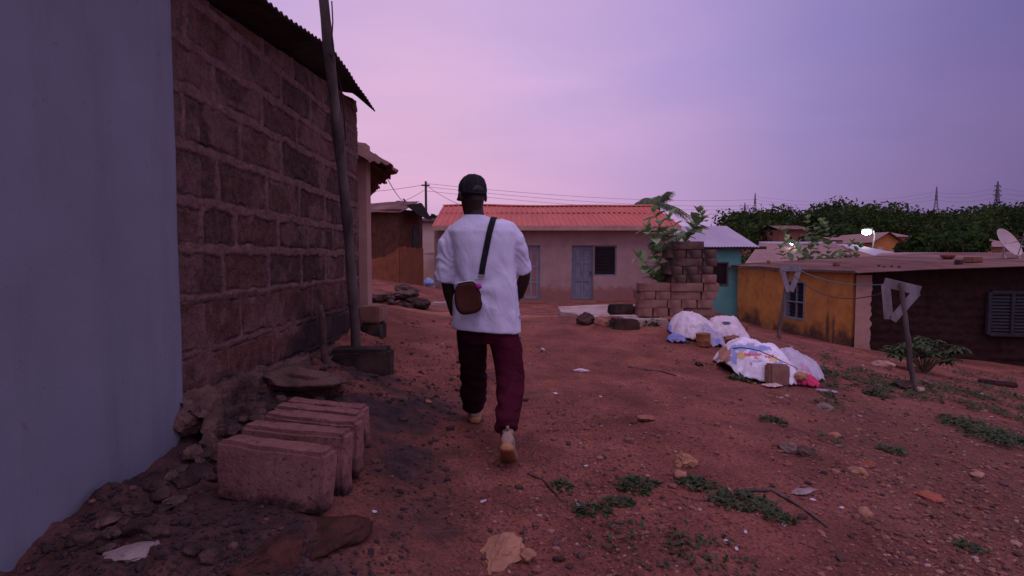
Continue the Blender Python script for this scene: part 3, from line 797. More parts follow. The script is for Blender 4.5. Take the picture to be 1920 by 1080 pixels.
def panel_door(u0, u1, z0, z1, mat_frame, mat_panel, rows, parent, glazed=False):
    """door leaf with framed panels, set 6 cm into the wall"""
    x0, x1 = X0 + u0, X0 + u1; y = YH + .13
    fr = MB()
    t = .05
    fr.box((x0 + t/2, y, (z0+z1)/2), (t, .09, z1 - z0)); fr.box((x1 - t/2, y, (z0+z1)/2), (t, .09, z1 - z0)); fr.box(((x0+x1)/2, y, z1 - t/2), (x1 - x0 - 2*t, .088, t))
    f = fr.build('door_frame', mat_frame, parent)
    lf = MB(); a0, a1 = x0 + t + .004, x1 - t - .004; b0, b1 = z0 + .012, z1 - t - .004; w = (a1 - a0)
    st = .085 if glazed else .07
    yy_ = y + .02
    lf.box((a0 + st/2, yy_, (b0+b1)/2), (st, .045, b1 - b0)); lf.box((a1 - st/2, yy_, (b0+b1)/2), (st, .045, b1 - b0)); lf.box(((a0+a1)/2, yy_, (b0+b1)/2), (st * .9, .043, b1 - b0))
    edges = [b0] + [b0 + (b1 - b0) * r for r in rows] + [b1]
    for k, e in enumerate(edges):
        h = .09 if k in (0, len(edges) - 1) else .075
        zc = e + (h/2 if k == 0 else (-h/2 if k == len(edges) - 1 else 0))
        for xa, xb in ((a0 + st, (a0+a1)/2 - st*.45), ((a0+a1)/2 + st*.45, a1 - st)):
            lf.box(((xa+xb)/2, yy_, zc), (xb - xa, .041, h))
    d = lf.build('door', mat_panel if not glazed else mat_frame, parent)
    pn = MB()
    for xa, xb in ((a0 + st, (a0+a1)/2 - st*.45), ((a0+a1)/2 + st*.45, a1 - st)):
        for k in range(len(edges) - 1):
            z_a, z_b = edges[k] + (.09 if k == 0 else .0375), edges[k+1] - (.09 if k == len(edges) - 2 else .0375)
            pn.box(((xa+xb)/2, yy_ + .012, (z_a+z_b)/2), (xb - xa, .012, z_b - z_a))
            if not glazed: pn.box(((xa+xb)/2, yy_ + .004, (z_a+z_b)/2), (xb - xa - .07, .012, z_b - z_a - .07))
    pn.build('pane' if glazed else 'panel', m_pane_pink if glazed else mat_panel, d)
    h = MB(); h.box((a0 + .03 if glazed else a1 - .03, yy_ - .035, (b0+b1)/2), (.02, .05, .12)); h.build('handle', m_dark, d)
    return d
panel_door(*holes[0], m_doorlite, m_doorlite, [.32, .62], oh, True)
panel_door(*holes[1], m_door, m_door, [.36, .70], oh)
def louvre_window(u0, u1, z0, z1, parent):
    x0, x1 = X0 + u0, X0 + u1; y = YH + .11
    fr = MB(); t = .045
    fr.box((x0 + t/2, y, (z0+z1)/2), (t, .1, z1 - z0)); fr.box((x1 - t/2, y, (z0+z1)/2), (t, .1, z1 - z0)); fr.box(((x0+x1)/2, y, z1 - t/2), (x1-x0-2*t, .098, t)); fr.box(((x0+x1)/2, y, z0 + t/2), (x1-x0-2*t, .098, t))
    f = fr.build('window', m_door, parent)
    lv = MB(); n = 8
    for k in range(n):
        z = z0 + t + (z1 - z0 - 2*t) * (k + .5) / n
        lv.box(((x0+x1)/2, y + .02, z), (x1 - x0 - 2*t, .008, (z1-z0)/n * 1.02), Matrix.Rotation(R(28), 3, 'X'))
    lv.build('louvre_pane', m_glass, f)
louvre_window(*holes[2], oh); louvre_window(*holes[3], oh)
for px in (996, 1092):
    x = P(px, 560, YH).x; mb = MB(); mb.box((x, YH - .34, zt(567) - .05), (.95, .28, .22), bev=.02); mb.build('doorstep', m_plinth, oh)

# ------------------------------------------------------------------ concrete slab and kerbs in front of the house
sl = MB(); out = [(1046,575),(1120,571),(1200,571),(1240,575),(1240,598),(1180,597),(1150,594),(1125,593),(1100,597),(1078,588),(1052,585)]
Zs = .185
def onz(px, py, z):
    d = ray(px, py); return Vector((0,0,CAM_H)) + d * ((z - CAM_H) / d.z)
tp = [onz(px, py, Zs + .02 * nz((px * .02, py * .02, 0), 1)) for px, py in out]
bt = [Vector((p.x, p.y, p.z - .13)) for p in tp]
n = len(tp); sl.add(tp + bt, [tuple(range(n))[::-1], tuple(range(n, 2*n))] + [(i, (i+1) % n, n + (i+1) % n, n + i) for i in range(n)])
o = sl.build('concrete_slab', m_slab, None, at=tp[0]); clean_normals(o); tag(o, 'broken pale concrete slab lying between the blue grey door and the block stack', 'slab')
c = P(1164, 580, 8.75)
rough_block('loose_block', (c.x, c.y, c.z), (.40, .2, .16), (0, 0, R(-2)), m_block_dark, 'single dark block lying on the slab left of the block stack', seed=21)
c = P(1170, 606, 8.1); rough_block('kerb_stone', (c.x, c.y, c.z - .03), (.40, .3, .19), (0, R(3), R(5)), m_mortarlump, 'grey kerb stone in the dirt below the dark block on the slab', 'kerb stone', None, .012, 22, 6, .03)
c = P(1210, 600, 8.3); rough_block('cement_ledge', (c.x, c.y + .1, c.z - .05), (.62, .55, .14), (0, 0, R(3)), m_slab, 'low cement ledge carrying the left end of the block stack', 'ledge', None, .01, 23, 6, .02)
c = P(1096, 599, 8.6); stone('field_stone', (c.x, c.y, c.z - .01), (.25, .22, .19), 31, m_mortarlump, 'round grey stone with a pointed top in front of the concrete slab', None, 'stone')
c = P(1130, 603, 8.3); stone('field_stone', (c.x, c.y, c.z - .02), (.25, .24, .19), 33, m_plinth, 'red brown earth stained stone right of the pointed grey stone', None, 'stone')
c = P(828, 577, 12); mb = MB(); rough_block('flat_stone', (c.x, c.y, gnd(c.x, c.y) + .04), (.42, .3, .12), (0, 0, .2), m_slab, 'flat pale stone on the ground left of the bag carrying walker', 'stone', None, .012, 35, 5, .03)
# earth step: low kerb between yard and the house front
mb = MB()
us = [i / 160 for i in range(161)]
def stp(u, v):
    p0 = P(700, 603, 9.3).lerp(P(1046, 599, 10.0), u)
    off = [(0, -.14), (-.04, .03), (.02, .055), (.25, .06), (.9, -.03)][v]
    x, y = p0.x, p0.y + off[0] + .05 * nz((u * 6, v * .2, 1), 1.3)
    return Vector((x, y, gz(x, y) + off[1] + .03 * nz((u * 9, v, 2), 1) - (.02 if v else 0)))
mb.grid(stp, us, [0, 1, 2, 3, 4])
o = mb.build('earth_step', m_plinth, None, True, at=P(900, 600, 9.5)); tag(o, kind='structure')

# ------------------------------------------------------------------ green house
YG = 19.6
gh = thing('green_house', P(1370, 590, YG), 'turquoise green house with pale lilac zinc roof right of the block stack', 'house')
zg = lambda py: P(1350, py, YG).z
ax, bx = P(1290, 500, YG).x, P(1389, 500, YG).x
hw = [(P(1342, 0, YG).x - ax, P(1376, 0, YG).x - ax, zg(535), zg(491))]
mb = MB(); wall_quad(mb, (ax, YG), (bx, YG), -1.4, -1.4, zg(462), zg(462), .25, hw); wall_quad(mb, (bx - .01, YG + .26), (bx - .01, YG + 4.4), -1.4, -1.4, zg(462), zg(462), .25); mb.build('wall', m_green, gh)
mb = MB(); mb.box((ax + 1, YG - .1, zg(598) - .2), (bx - ax + .3, .18, .4)); mb.build('plinth', m_slab, gh)
h = hw[0]; mb = MB(); x0, x1 = ax + h[0], ax + h[1]
for xx_ in (x0 + .025, x1 - .025): mb.box((xx_, YG + .02, (h[2]+h[3])/2), (.05, .1, h[3]-h[2]))
mb.box(((x0+x1)/2, YG + .02, h[3] - .025), (x1-x0-.1, .098, .05)); mb.box(((x0+x1)/2, YG + .02, h[2] + .025), (x1-x0-.1, .098, .05))
wn = mb.build('window', m_wood_old, gh)
mb = MB()
for k in range(9): mb.box(((x0+x1)/2, YG + .05, h[2] + (h[3]-h[2]) * (k + .5) / 9), (x1-x0-.1, .01, .1), Matrix.Rotation(R(25), 3, 'X'))
mb.build('louvre_pane', m_glass, wn)
corr_roof('roof', P(1250, 462, YG - .4), P(1424, 463, YG - .4), P(1362, 424, YG + 3.4), P(1262, 424, YG + 3.4), m_zinc_lilac, gh, .11, .018, 6, False, 0, .02)
mb = MB(); mb.quad(P(1424, 463, YG - .4) + Vector((-.1, .05, -.02)), P(1424, 463, YG - .4) + Vector((-.1, 4, -.02)), P(1362, 424, YG + 3.4) + Vector((-.1, 3, -.02)), P(1362, 424, YG + 3.4) + Vector((-.1, 0, -.03)), .03); mb.build('hip_sheet', m_zinc_lilac, gh)
mb = MB(); mb.box(((ax + bx) / 2 + .3, YG - .3, zg(465)), (bx - ax + .9, .03, .1)); mb.build('fascia', m_roof_dark, gh)

# ------------------------------------------------------------------ pink roofed houses behind the yellow one
YP = 27
ph = thing('pink_roofed_house', P(1500, 520, YP), 'house with a broad dusty pink zinc roof behind the leafy shrub, its wall hidden', 'house')
corr_roof('roof', P(1392, 500, YP - 1), P(1700, 497, YP - 1), P(1566, 457.5, YP + 5), P(1424, 457, YP + 5), m_zinc_pink, ph, .15, .02, 8, False, .05, .03)
mb = MB(); mb.quad(P(1700, 497, YP - 1), P(1760, 490, YP + 5), P(1600, 458, YP + 9), P(1566, 457.5, YP + 5), .03); mb.build('hip_sheet', m_zinc_lilac, ph)
mb = MB(); mb.tube([P(1424, 456.5, YP + 5), P(1566, 457, YP + 5)], .11, 8); mb.build('ridge_cap', m_zinc_lilac, ph, True)
mb = MB(); a, b = P(1402, 500, YP), P(1690, 500, YP); wall_quad(mb, (a.x, a.y), (b.x, b.y), -2.5, -2.5, a.z - .1, a.z - .1, 4); mb.build('wall', m_tan, ph)
p2 = thing('pink_roofed_house', P(1740, 520, 24), 'low house with a long pinkish sheet roof edge behind the brown mud wall', 'house')
corr_roof('roof', P(1600, 492, 21), P(1990, 490, 21), P(1990, 473, 27), P(1655, 474, 27), m_zinc_pink, p2, .15, .02, 6, False, .03, .03)
mb = MB(); a, b = P(1630, 495, 22), P(1980, 495, 22); wall_quad(mb, (a.x, a.y), (b.x, b.y), -2.5, -2.5, a.z + .0, a.z + .0, 4); mb.build('wall', m_tan, p2)

# ------------------------------------------------------------------ yellow and brown house
m_yellow = bpy.data.materials.new('yellow_ochre_plaster'); nt_ = NT(m_yellow)
f = tex(nt_, 3, 6, .65)
col = ramp(nt_, f, [(.33, (.36,.15,.040)), (.62, (.49,.215,.052))])
col = mix(nt_, ramp(nt_, tex(nt_, 1.1, 5, .7, stretch=(1,1,.3)), [(.52, (0,0,0)), (.72, (.7,.7,.7))]), col, (.40,.155,.06))
col = mix(nt_, attr(nt_, 'dark_mark'), col, ramp(nt_, tex(nt_, 7, 5, .7), [(.35, (.05,.028,.022)), (.65, (.12,.06,.04))]))
bb = principled(nt_, col, .92, .15); bump(nt_, bb, math_(nt_, 'ADD', f, tex(nt_, 40, 4, .7)), .35, .008)
C = Vector((8.74, 14.05, 0)); Lf = Vector((7.92, 19.2, 0)); Rf = Vector((13.2, 13.25, 0))
yh = thing('yellow_house', (C.x, C.y, -1.05), 'low house, mould stained yellow plaster on one side and bare brown mud on the other', 'house')
zroof = lambda x, y: .87 + .055 * (x - 8.74) + .028 * (y - 13.6)
d = (C - Lf); Ly = d.length; dn = d / Ly; nrm_ = Vector((dn.y, -dn.x, 0))     # outward = towards the camera side
if nrm_.x > 0: nrm_ = -nrm_
def facade_u(px):
    r = ray(px, 500); t = np.linalg.solve(np.array([[r.x, -dn.x], [r.y, -dn.y]]), np.array([Lf.x, Lf.y])); return t[1]
def facade_z(px, py):
    r = ray(px, py); u = facade_u(px); p = Lf + dn * u; return CAM_H + r.z * (p.y / r.y)
wu0, wu1 = facade_u(1481), facade_u(1516); wz0, wz1 = facade_z(1498, 597), facade_z(1498, 528)
NU, NV = 170, 70
vv, ff, dm = [], [], []
for j in range(NV):
    for i in range(NU):
        u = Ly * i / (NU - 1); p = Lf + dn * u; z0 = -1.6; z1 = zroof(p.x, p.y) - .03
        z = z0 + (z1 - z0) * j / (NV - 1)
        q = p + nrm_ * (.012 * fz((u, z, 2), 1.5, 3))
        vv.append((q.x, q.y, z))
        g = gz(p.x, p.y); hh = z - g
        m0 = max(0, 1 - (hh - .15) / .45) * (.85 + 1.0 * nz((u, 0, 1), 1.4))
        for us_, hs_, ws_ in ((facade_u(1562), 1.25, .13), (facade_u(1573), 1.0, .09), (facade_u(1425), .62, .5), (facade_u(1520), .5, .4), (facade_u(1590), .35, .3)):
            m0 = max(m0, max(0, 1 - abs(u - us_) / (ws_ * (1.3 - min(1, hh / hs_)))) * max(0, 1.1 - hh / hs_) * 1.6)
        dm.append(max(0, min(.93, m0 + .55 * fz((u, z, 5), 3, 4) - .12)))
for j in range(NV - 1):
    for i in range(NU - 1):
        u = Ly * (i + .5) / (NU - 1); zc = (vv[j*NU+i][2] + vv[(j+1)*NU+i+1][2]) / 2
        if wu0 < u < wu1 and wz0 < zc < wz1: continue
        a = j * NU + i; ff.append((a, a + 1, a + NU + 1, a + NU))
me = bpy.data.meshes.new('front_wall'); o_ = yh.location
me.from_pydata([(x - o_.x, y - o_.y, z - o_.z) for x, y, z in vv], [], ff)
me.attributes.new('dark_mark', 'FLOAT', 'POINT').data.foreach_set('value', np.array(dm, np.float32)); me.materials.append(m_yellow)
fw = bpy.data.objects.new('front_wall', me); COL.objects.link(fw); fw.parent = yh
s = fw.modifiers.new('t', 'SOLIDIFY'); s.thickness = .22; s.offset = 0
# bare mud wall and the strip of pinkish plaster at its corner
mb = MB(); NU, NV = 150, 60
dm_ = (Rf - C); 
nm = Vector((dm_.y, -dm_.x, 0)).normalized(); nm = nm if nm.y < 0 else -nm
SH = [P(1858, 628, 13.4), P(1934, 548, 13.4)]
def mudf(u, v):
    p = C + dm_ * u; z1 = zroof(p.x, p.y) - .03; z = -1.9 + (z1 + 1.9) * v
    q = p + nm * (.035 * fz((p.x, z, 2), 2.2, 4) + .02 * fz((p.x, z * 2, 8), 6, 3) + .01 * math.sin(z * 2 * math.pi / .21) + .06)
    return Vector((q.x, q.y, z))
mb.grid(mudf, [i / (NU - 1) for i in range(NU)], [j / (NV - 1) for j in range(NV)])
mb.build('mud_wall', m_mud, yh, True)
mb = MB()
for j in range(46):
    z0, z1 = -1.6 + j * .052, -1.6 + (j + 1) * .052
    w = lambda z: .30 + .07 * nz((0, 0, z), 2.5) + .05 * nz((1, 0, z), 8) + (.25 * max(0, (-z - .9)))
    zt_ = zroof(C.x, C.y) - .04
    if z1 > zt_: break
    for wa, za in ((0, 0),):
        e = dm_.normalized()
        A0, A1 = C + nm * .125 - e * .06, C + nm * .125 - e * .06
        mb.add([(A0.x, A0.y, z0), ((C + e * w(z0) + nm * .125).x, (C + e * w(z0) + nm * .125).y, z0), ((C + e * w(z1) + nm * .125).x, (C + e * w(z1) + nm * .125).y, z1), (A1.x, A1.y, z1),
                ((C + e * w(z0) + nm * .06).x, (C + e * w(z0) + nm * .06).y, z0), ((C + e * w(z1) + nm * .06).x, (C + e * w(z1) + nm * .06).y, z1)], [(0,1,2,3),(1,4,5,2)])
mb.build('corner_plaster', m_plaster_pink, yh)
corr_roof('roof', Vector((7.7, 19.9, zroof(7.7,19.9))), Vector((8.50, 13.55, zroof(8.5,13.55))), Vector((15.5, 12.4, zroof(15.5,12.4))), Vector((15.5, 19.9, zroof(15.5,19.9))), m_rust2, yh, .09, .022, 8, False, .02, .03, .008, .05)
for a, b in (((7.72, 19.6), (8.55, 13.75)),): 
    mb = MB(); mb.box(((a[0]+b[0])/2 - .06, (a[1]+b[1])/2, zroof(8.1, 16.7) - .05), (.04, Vector((b[0]-a[0], b[1]-a[1], 0)).length, .06), Matrix.Rotation(math.atan2(b[1]-a[1], b[0]-a[0]) - math.pi/2, 3, 'Z')); mb.build('wall_plate', m_wood_old, yh)
def on_fac(u, z, out): p = Lf + dn * u + nrm_ * out; return Vector((p.x, p.y, z))
mb = MB(); um = (wu0 + wu1) / 2; rz = Matrix.Rotation(math.atan2(dn.y, dn.x), 3, 'Z')
for u in (wu0, wu1): mb.box(on_fac(u, (wz0+wz1)/2, .02), (.05, .2, wz1-wz0+.05), rz)
for z in (wz0, wz1): mb.box(on_fac(um, z, .02), (wu1-wu0-.05, .198, .05), rz)
mb.box(on_fac(um, (wz0*.55+wz1*.45), .04), (wu1-wu0-.05, .06, .035), rz); mb.box(on_fac(um, (wz0+wz1)/2, .035), (.03, .05, wz1-wz0-.05), rz)
wn = mb.build('window', m_door, yh)
mb = MB(); mb.quad(on_fac(wu0, wz0, -.05), on_fac(wu1, wz0, -.05), on_fac(wu1, wz1, -.05), on_fac(wu0, wz1, -.05), .02); mb.build('pane', m_glass, wn)
mb = MB()
for k in range(9): mb.box(on_fac(um, wz0 + (wz1-wz0) * (k+.5)/9, -.01), (wu1-wu0-.05, .012, .07), rz @ Matrix.Rotation(R(35), 3, 'X'))
mb.build('louvre_pane', m_glass, wn)
mb = MB(); c = P(1897, 588, 13.28); ang = math.atan2(dm_.y, dm_.x); rm = Matrix.Rotation(ang, 3, 'Z'); Wd, Ht = .98, 1.03
e = dm_.normalized()
for s_ in (-1, 0, 1): mb.box(c + e * (s_ * Wd / 2), (.07, .1, Ht), rm)
for s_ in (-1, 1): mb.box(c + Vector((0, 0, s_ * Ht / 2)), (Wd - .07, .098, .07), rm)
m_dimwood = M_('dim_shutter', (.045,.042,.046), (.03,.028,.03), 8, .9, .1, .2, .004)
sh = mb.build('shutter', m_dimwood, yh)
mb = MB()
for s_ in (-.25, .25):
    for k in range(13): mb.box(c + e * (s_ * Wd) + Vector((0, 0, -Ht/2 + Ht * (k + .5) / 13)), (Wd/2 - .09, .012, .075), rm @ Matrix.Rotation(R(-38), 3, 'X'))
mb.build('slats', m_dimwood, sh)
mb = MB(); mb.box(c + Vector((0, .06, 0)), (Wd, .02, Ht), rm); mb.build('backing', m_dark, sh)

# things weighing the roof down
m_red = M_('red_clay', (.30,.07,.06), (.2,.05,.045), 8, .85, .2, .3, .006)
m_brickred = M_('old_red_brick', (.27,.11,.075), (.18,.075,.055), 9, .9, .15, .5, .008)
def onroof(px, py, lo=12.5, hi=20):
    Y = lo
    while Y < hi:
        p = P(px, py, Y)
        if p.z < zroof(p.x, p.y): return p
        Y += .03
    return P(px, py, hi - 3)
for px, py, w, h, lab, nm_, mt in ((1824,491,.42,.15,'red brown block weighing down the roof above the brown mud wall','loose_block',m_brickred),(1797,494,.20,.11,'dark lump beside the red brown block on the roof edge','roof_stone',m_mortarlump),
     (1568,497,.20,.10,'brown lump on the rusty roof edge above the yellow wall','roof_stone',m_brickred),(1441,492,.13,.1,'small brick on the far end of the rusty yellow house roof','loose_brick',m_brickred)):
    p = onroof(px, py + 3); rough_block(nm_, (p.x, p.y, p.z + h / 2 + .02), (w, w * .6, h), (0, 0, .3), mt, lab, 'stone' if 'stone' in nm_ else 'block', None, .008, int(px), 4, .02)
p = onroof(1777, 486); mb = MB(); mb.rings([[p + Vector((r * math.cos(k*math.pi/8), r * math.sin(k*math.pi/8), z)) for k in range(16)] for r, z in ((.10,.0),(.17,.06),(.2,.13),(.18,.135),(.15,.07))])
o = mb.build('clay_bowl', m_red, None, True, at=p); tag(o, 'dark red clay bowl resting on the sheet roof left of the red brown block', 'bowl')
for i, (px, py) in enumerate(((1648,499),(1658,501),(1672,500),(1686,501))):
    p = onroof(px, py + 1); stone('roof_pebble', (p.x, p.y, p.z + .02), (.08, .06, .05), 60 + i, m_block_dark, 'small dark pebble in the line of four along the sheet roof', 'four pebbles on the sheet roof', 'stone')

# satellite dish
p = onroof(1892, 486)
sd = thing('satellite_dish', p, 'large pale satellite dish on a tripod at the right edge of the sheet roof', 'satellite dish')
m_dish = M_('pale_dish', (.46,.36,.37), (.40,.31,.32), 3, .6, .3, .05, .003)
dc = P(1893, 454, p.y + .1); ax_ = Vector((.35, -.8, .5)).normalized(); tu = Vector((0,0,1)).cross(ax_).normalized(); tv = ax_.cross(tu)
mb = MB(); RR_ = .44
mb.grid(lambda u, v: dc + tu * (RR_ * v * math.cos(u)) + tv * (RR_ * 1.0 * v * math.sin(u)) - ax_ * (.11 * (1 - v*v)), [i * 2*math.pi/40 for i in range(41)], [.02,.2,.4,.6,.8,.95,1])
o = mb.build('reflector', m_dish, sd, True); s = o.modifiers.new('t', 'SOLIDIFY'); s.thickness = .012
hub = dc - ax_ * .13
for q in ((-.2, -.12), (.2, -.12), (0, .22)): MB().tube([hub, p + Vector((q[0], q[1], .02))], .018, 6).build('mount_leg', m_dish, sd)
mb = MB(); mb.tube([dc + tv * -.40, dc + ax_ * .38], .012, 6); mb.ell(dc + ax_ * .38, (.04,.04,.05)); mb.build('feed_arm', m_steel, sd)
# ------------------------------------------------------------------ the loose block stack
YS = 8.4
STACK = {   # course: (top, bottom in 3.6x crop pixels, [(x0, x1, header?)...])
 'topmost':(405,460,[(585,795,0)]), 'ninth':(460,518,[(560,672,1),(675,777,1),(782,880,1)]), 'eighth':(518,574,[(575,782,0),(787,884,1)]),
 'seventh':(574,630,[(553,646,1),(650,751,1),(755,858,1)]), 'sixth':(630,687,[(578,673,1),(677,776,1),(780,880,1)]),
 'fifth':(687,744,[(352,568,0),(572,787,0),(791,896,1)]), 'fourth':(744,800,[(360,462,1),(466,566,1),(570,773,0),(780,881,1)]),
 'third':(800,857,[(345,545,0),(548,641,1),(644,744,1),(748,851,1)]), 'second':(857,914,[(350,446,1),(450,549,1),(560,658,1),(662,870,0)]),
 'bottom':(914,972,[(676,786,1),(790,890,1)])}
m_st1 = M_('stack_block_brown', (.26,.125,.108), (.175,.082,.072), 7, .95, .15, .6, .008, c3=(.29,.165,.135), scale2=2.5, fine=70)
m_st2 = M_('stack_block_sooty', (.10,.062,.055), (.032,.022,.02), 5, .95, .15, .7, .008, c3=(.16,.09,.075), scale2=3, fine=70)
ordn = ['leftmost', 'second from left', 'third from left', 'rightmost']
sk = 50
for course, (ct, cb, bl) in STACK.items():
    for k, (xa, xb, hd) in enumerate(bl):
        sk += 1
        y0_ = YS + rng.uniform(-.02, .02) + (.03 if course in ('topmost','ninth','eighth') else 0)
        a, b = P(1100 + xa/3.6, 340 + cb/3.6, y0_), P(1100 + xb/3.6, 340 + ct/3.6, y0_)
        dep = .46 if hd else .225
        pos = ordn[k] if k < len(bl) - 1 else ('only' if len(bl) == 1 else 'rightmost')
        if len(bl) > 1 and k == 1 and len(bl) == 3: pos = 'middle'
        sooty = course in ('topmost', 'ninth', 'eighth', 'seventh') or (course == 'sixth' and k < 2)
        rough_block('stacked_block', ((a.x+b.x)/2, y0_ + dep/2, (a.z+b.z)/2), (b.x-a.x+.0, dep, b.z-a.z+.001), (0, 0, R(rng.uniform(-1.6, 1.6))), m_st2 if sooty else m_st1,
                    ('%s%s block in the %s course of the loose block stack' % ('sooty ' if sooty else 'brown ', pos, course)) if course != 'topmost' else 'long sooty block lying alone on top of the loose block stack',
                    'block', 'blocks of the loose stack', .004, sk, 4, .005)
# second row behind carries the courses made of single stretchers
for k, (px, py) in enumerate(((1290, 476), (1275, 507))):
    p = P(px, py, YS + .36); rough_block('stacked_block', p, (.42, .2, .125), (0, 0, R(1)), m_st1, 'brown block of the hidden back row, %s' % ('just below the topmost block of the stack' if k == 0 else 'behind the eighth course of the stack'), 'block', 'blocks of the loose stack', .005, 90 + k, 4, .012)

# ------------------------------------------------------------------ foliage
def leafmat(name, a, b, rough=.55, spec=.3):
    m = bpy.data.materials.new(name); nt = NT(m)
    col = mix(nt, attr(nt), a, b)
    col = mix(nt, 1, col, ramp(nt, tex(nt, 6, 3, .6), [(.3, (.7,.75,.7)), (.7, (1.15,1.1,1.1))]), 'MULTIPLY')
    bs = principled(nt, col, rough, spec)
    tr = nt.new('ShaderNodeBsdfTranslucent'); nt.link(col, tr.inputs['Color'])
    mx = nt.new('ShaderNodeMixShader'); mx.inputs[0].default_value = .22
    nt.link(bs.outputs[0], mx.inputs[1]); nt.link(tr.outputs[0], mx.inputs[2]); nt.link(mx.outputs[0], nt.n['Material Output'].inputs['Surface'])
    return m
m_leaf_cal = leafmat('milkweed_leaf', (.12,.22,.06), (.36,.48,.22))
m_leaf_weed = leafmat('weed_leaf', (.024,.045,.012), (.075,.112,.03))
m_leaf_tree = leafmat('tree_leaf', (.010,.020,.006), (.040,.070,.018), .9, .05)
m_leaf_hill = leafmat('hill_leaf', (.016,.030,.009), (.062,.095,.024), .9, .05)
m_leaf_palm = leafmat('palm_leaf', (.035,.06,.02), (.16,.20,.07))
m_stem = M_('green_stem', (.20,.17,.10), (.14,.11,.07), 10, .8, .2, .2, .004)
m_bark = M_('bark', (.12,.085,.07), (.06,.045,.04), 12, .95, .1, .6, .01, stretch=(1,1,.3))

def leaf(mb, base, dirv, up, L, Wd, curl=.25, t=.5, seg=5):
    """one broad leaf with a folded midrib and a droop"""
    dirv = dirv.normalized(); side = dirv.cross(up).normalized(); up = side.cross(dirv).normalized()
    prev = None
    for k in range(seg + 1):
        s = k / seg
        w = Wd * math.sin(math.pi * min(1, s * .92 + .06)) ** .8 * (1 if s < .97 else .15)
        c = base + dirv * (L * s) - up * (L * curl * s * s)
        row = (c + side * w / 2 + up * w * .16, c, c - side * w / 2 + up * w * .16)
        if prev:
            mb.face((prev[0], row[0], row[1], prev[1]), t); mb.face((prev[1], row[1], row[2], prev[2]), t * .9)
        prev = row

def milkweed(root, stems, L, name_stem='stem', step=.11, dense=1.0):
    sm, lv = MB(), MB()
    for pts in stems:
        # resample
        pts = [Vector(p) for p in pts]; path = []
        for a, b in zip(pts, pts[1:]):
            n = max(2, int((b - a).length / .04))
            path += [a.lerp(b, i / n) + Vector((nz(a.lerp(b, i/n), 9), nz(a.lerp(b, i/n), 9, 4), 0)) * .008 for i in range(n)]
        path.append(pts[-1])
        sm.tube(path, [.012 - .008 * i / len(path) for i in range(len(path))], 5)
        acc = 0; k = 0; total = sum((b - a).length for a, b in zip(path, path[1:])); run = 0
        for a, b in zip(path, path[1:]):
            run += (b - a).length; acc += (b - a).length
            if run < total * .18 and total > .5: continue
            if acc > step * rng.uniform(.75, 1.2):
                acc = 0; k += 1
                tan = (b - a).normalized(); ang = k * math.pi / 2 + rng.uniform(-.5, .5)
                e1 = tan.cross(Vector((.3, .9, .1))).normalized(); e2 = tan.cross(e1)
                for s in (0, math.pi):
                    if rng.random() > .93 * dense: continue
                    d = e1 * math.cos(ang + s) + e2 * math.sin(ang + s) + tan * rng.uniform(.25, .8)
                    l = L * rng.uniform(.7, 1.15) * (1 - .25 * run / total)
                    leaf(lv, b, d, Vector((0, 0, 1)) + tan * .2 + Vector((rng.uniform(-.3,.3), rng.uniform(-.3,.3), 0)), l, l * rng.uniform(.6, .78), rng.uniform(.05, .35), float(np.clip(rng.normal(.45, .28), 0, 1)))
        tip = path[-1]
        for s in range(5):
            an = s * 2.4; d = Vector((math.cos(an) * .7, math.sin(an) * .7, .9)); l = L * .65 * rng.uniform(.6, 1)
            leaf(lv, tip, d, Vector((0, 0, 1)), l, l * .5, .05, float(rng.uniform(.5, 1)))
    sm.build(name_stem, m_stem, root); lv.build('leaves', m_leaf_cal, root)

Yk = 9.0
bs = P(1268, 560, Yk); rootp = Vector((bs.x, bs.y, gnd(bs.x, bs.y)))
cal = thing('milkweed_shrub', rootp, 'broad leaved green milkweed shrub growing up behind the loose block stack', 'shrub')
Q = lambda px, py, dy=0: P(px, py, Yk + dy)
milkweed(cal, [
 [rootp, Q(1258, 520, -.05), Q(1252, 480), Q(1242, 440, -.1), Q(1232, 412, -.15), Q(1226, 398, -.2)],
 [rootp, Q(1250, 535, -.05), Q(1226, 515, -.15), Q(1208, 490, -.25), Q(1194, 480, -.3)],
 [rootp, Q(1240, 530, -.2), Q(1224, 522, -.25), Q(1216, 512, -.3)],
 [rootp, Q(1262, 500, 0), Q(1248, 470, -.1), Q(1226, 448, -.2), Q(1214, 430, -.25)],
 [rootp, Q(1272, 480, .1), Q(1268, 445, 0), Q(1262, 425, -.05), Q(1254, 410, -.1)],
 [rootp, Q(1262, 490, .1), Q(1256, 460, 0), Q(1250, 445, -.05)],
 [Q(1266, 520, 0), Q(1240, 500, -.1), Q(1228, 488, -.1), Q(1222, 470, -.1)],
 [rootp, Q(1280, 460, .2), Q(1290, 440, .1), Q(1304, 420, 0), Q(1310, 398, 0)],
 [Q(1282, 455, .2), Q(1298, 432, .1), Q(1316, 414, 0), Q(1317, 405, 0)]], .26, step=.055)
Y2 = 20.4
bs = P(1530, 520, Y2); rp = Vector((bs.x, bs.y, gz(bs.x, bs.y)))
cal2 = thing('milkweed_shrub', rp, 'tall sparse leafy shrub rising behind the rusty roof of the yellow house', 'shrub')
Q = lambda px, py, dy=0: P(px, py, Y2 + dy)
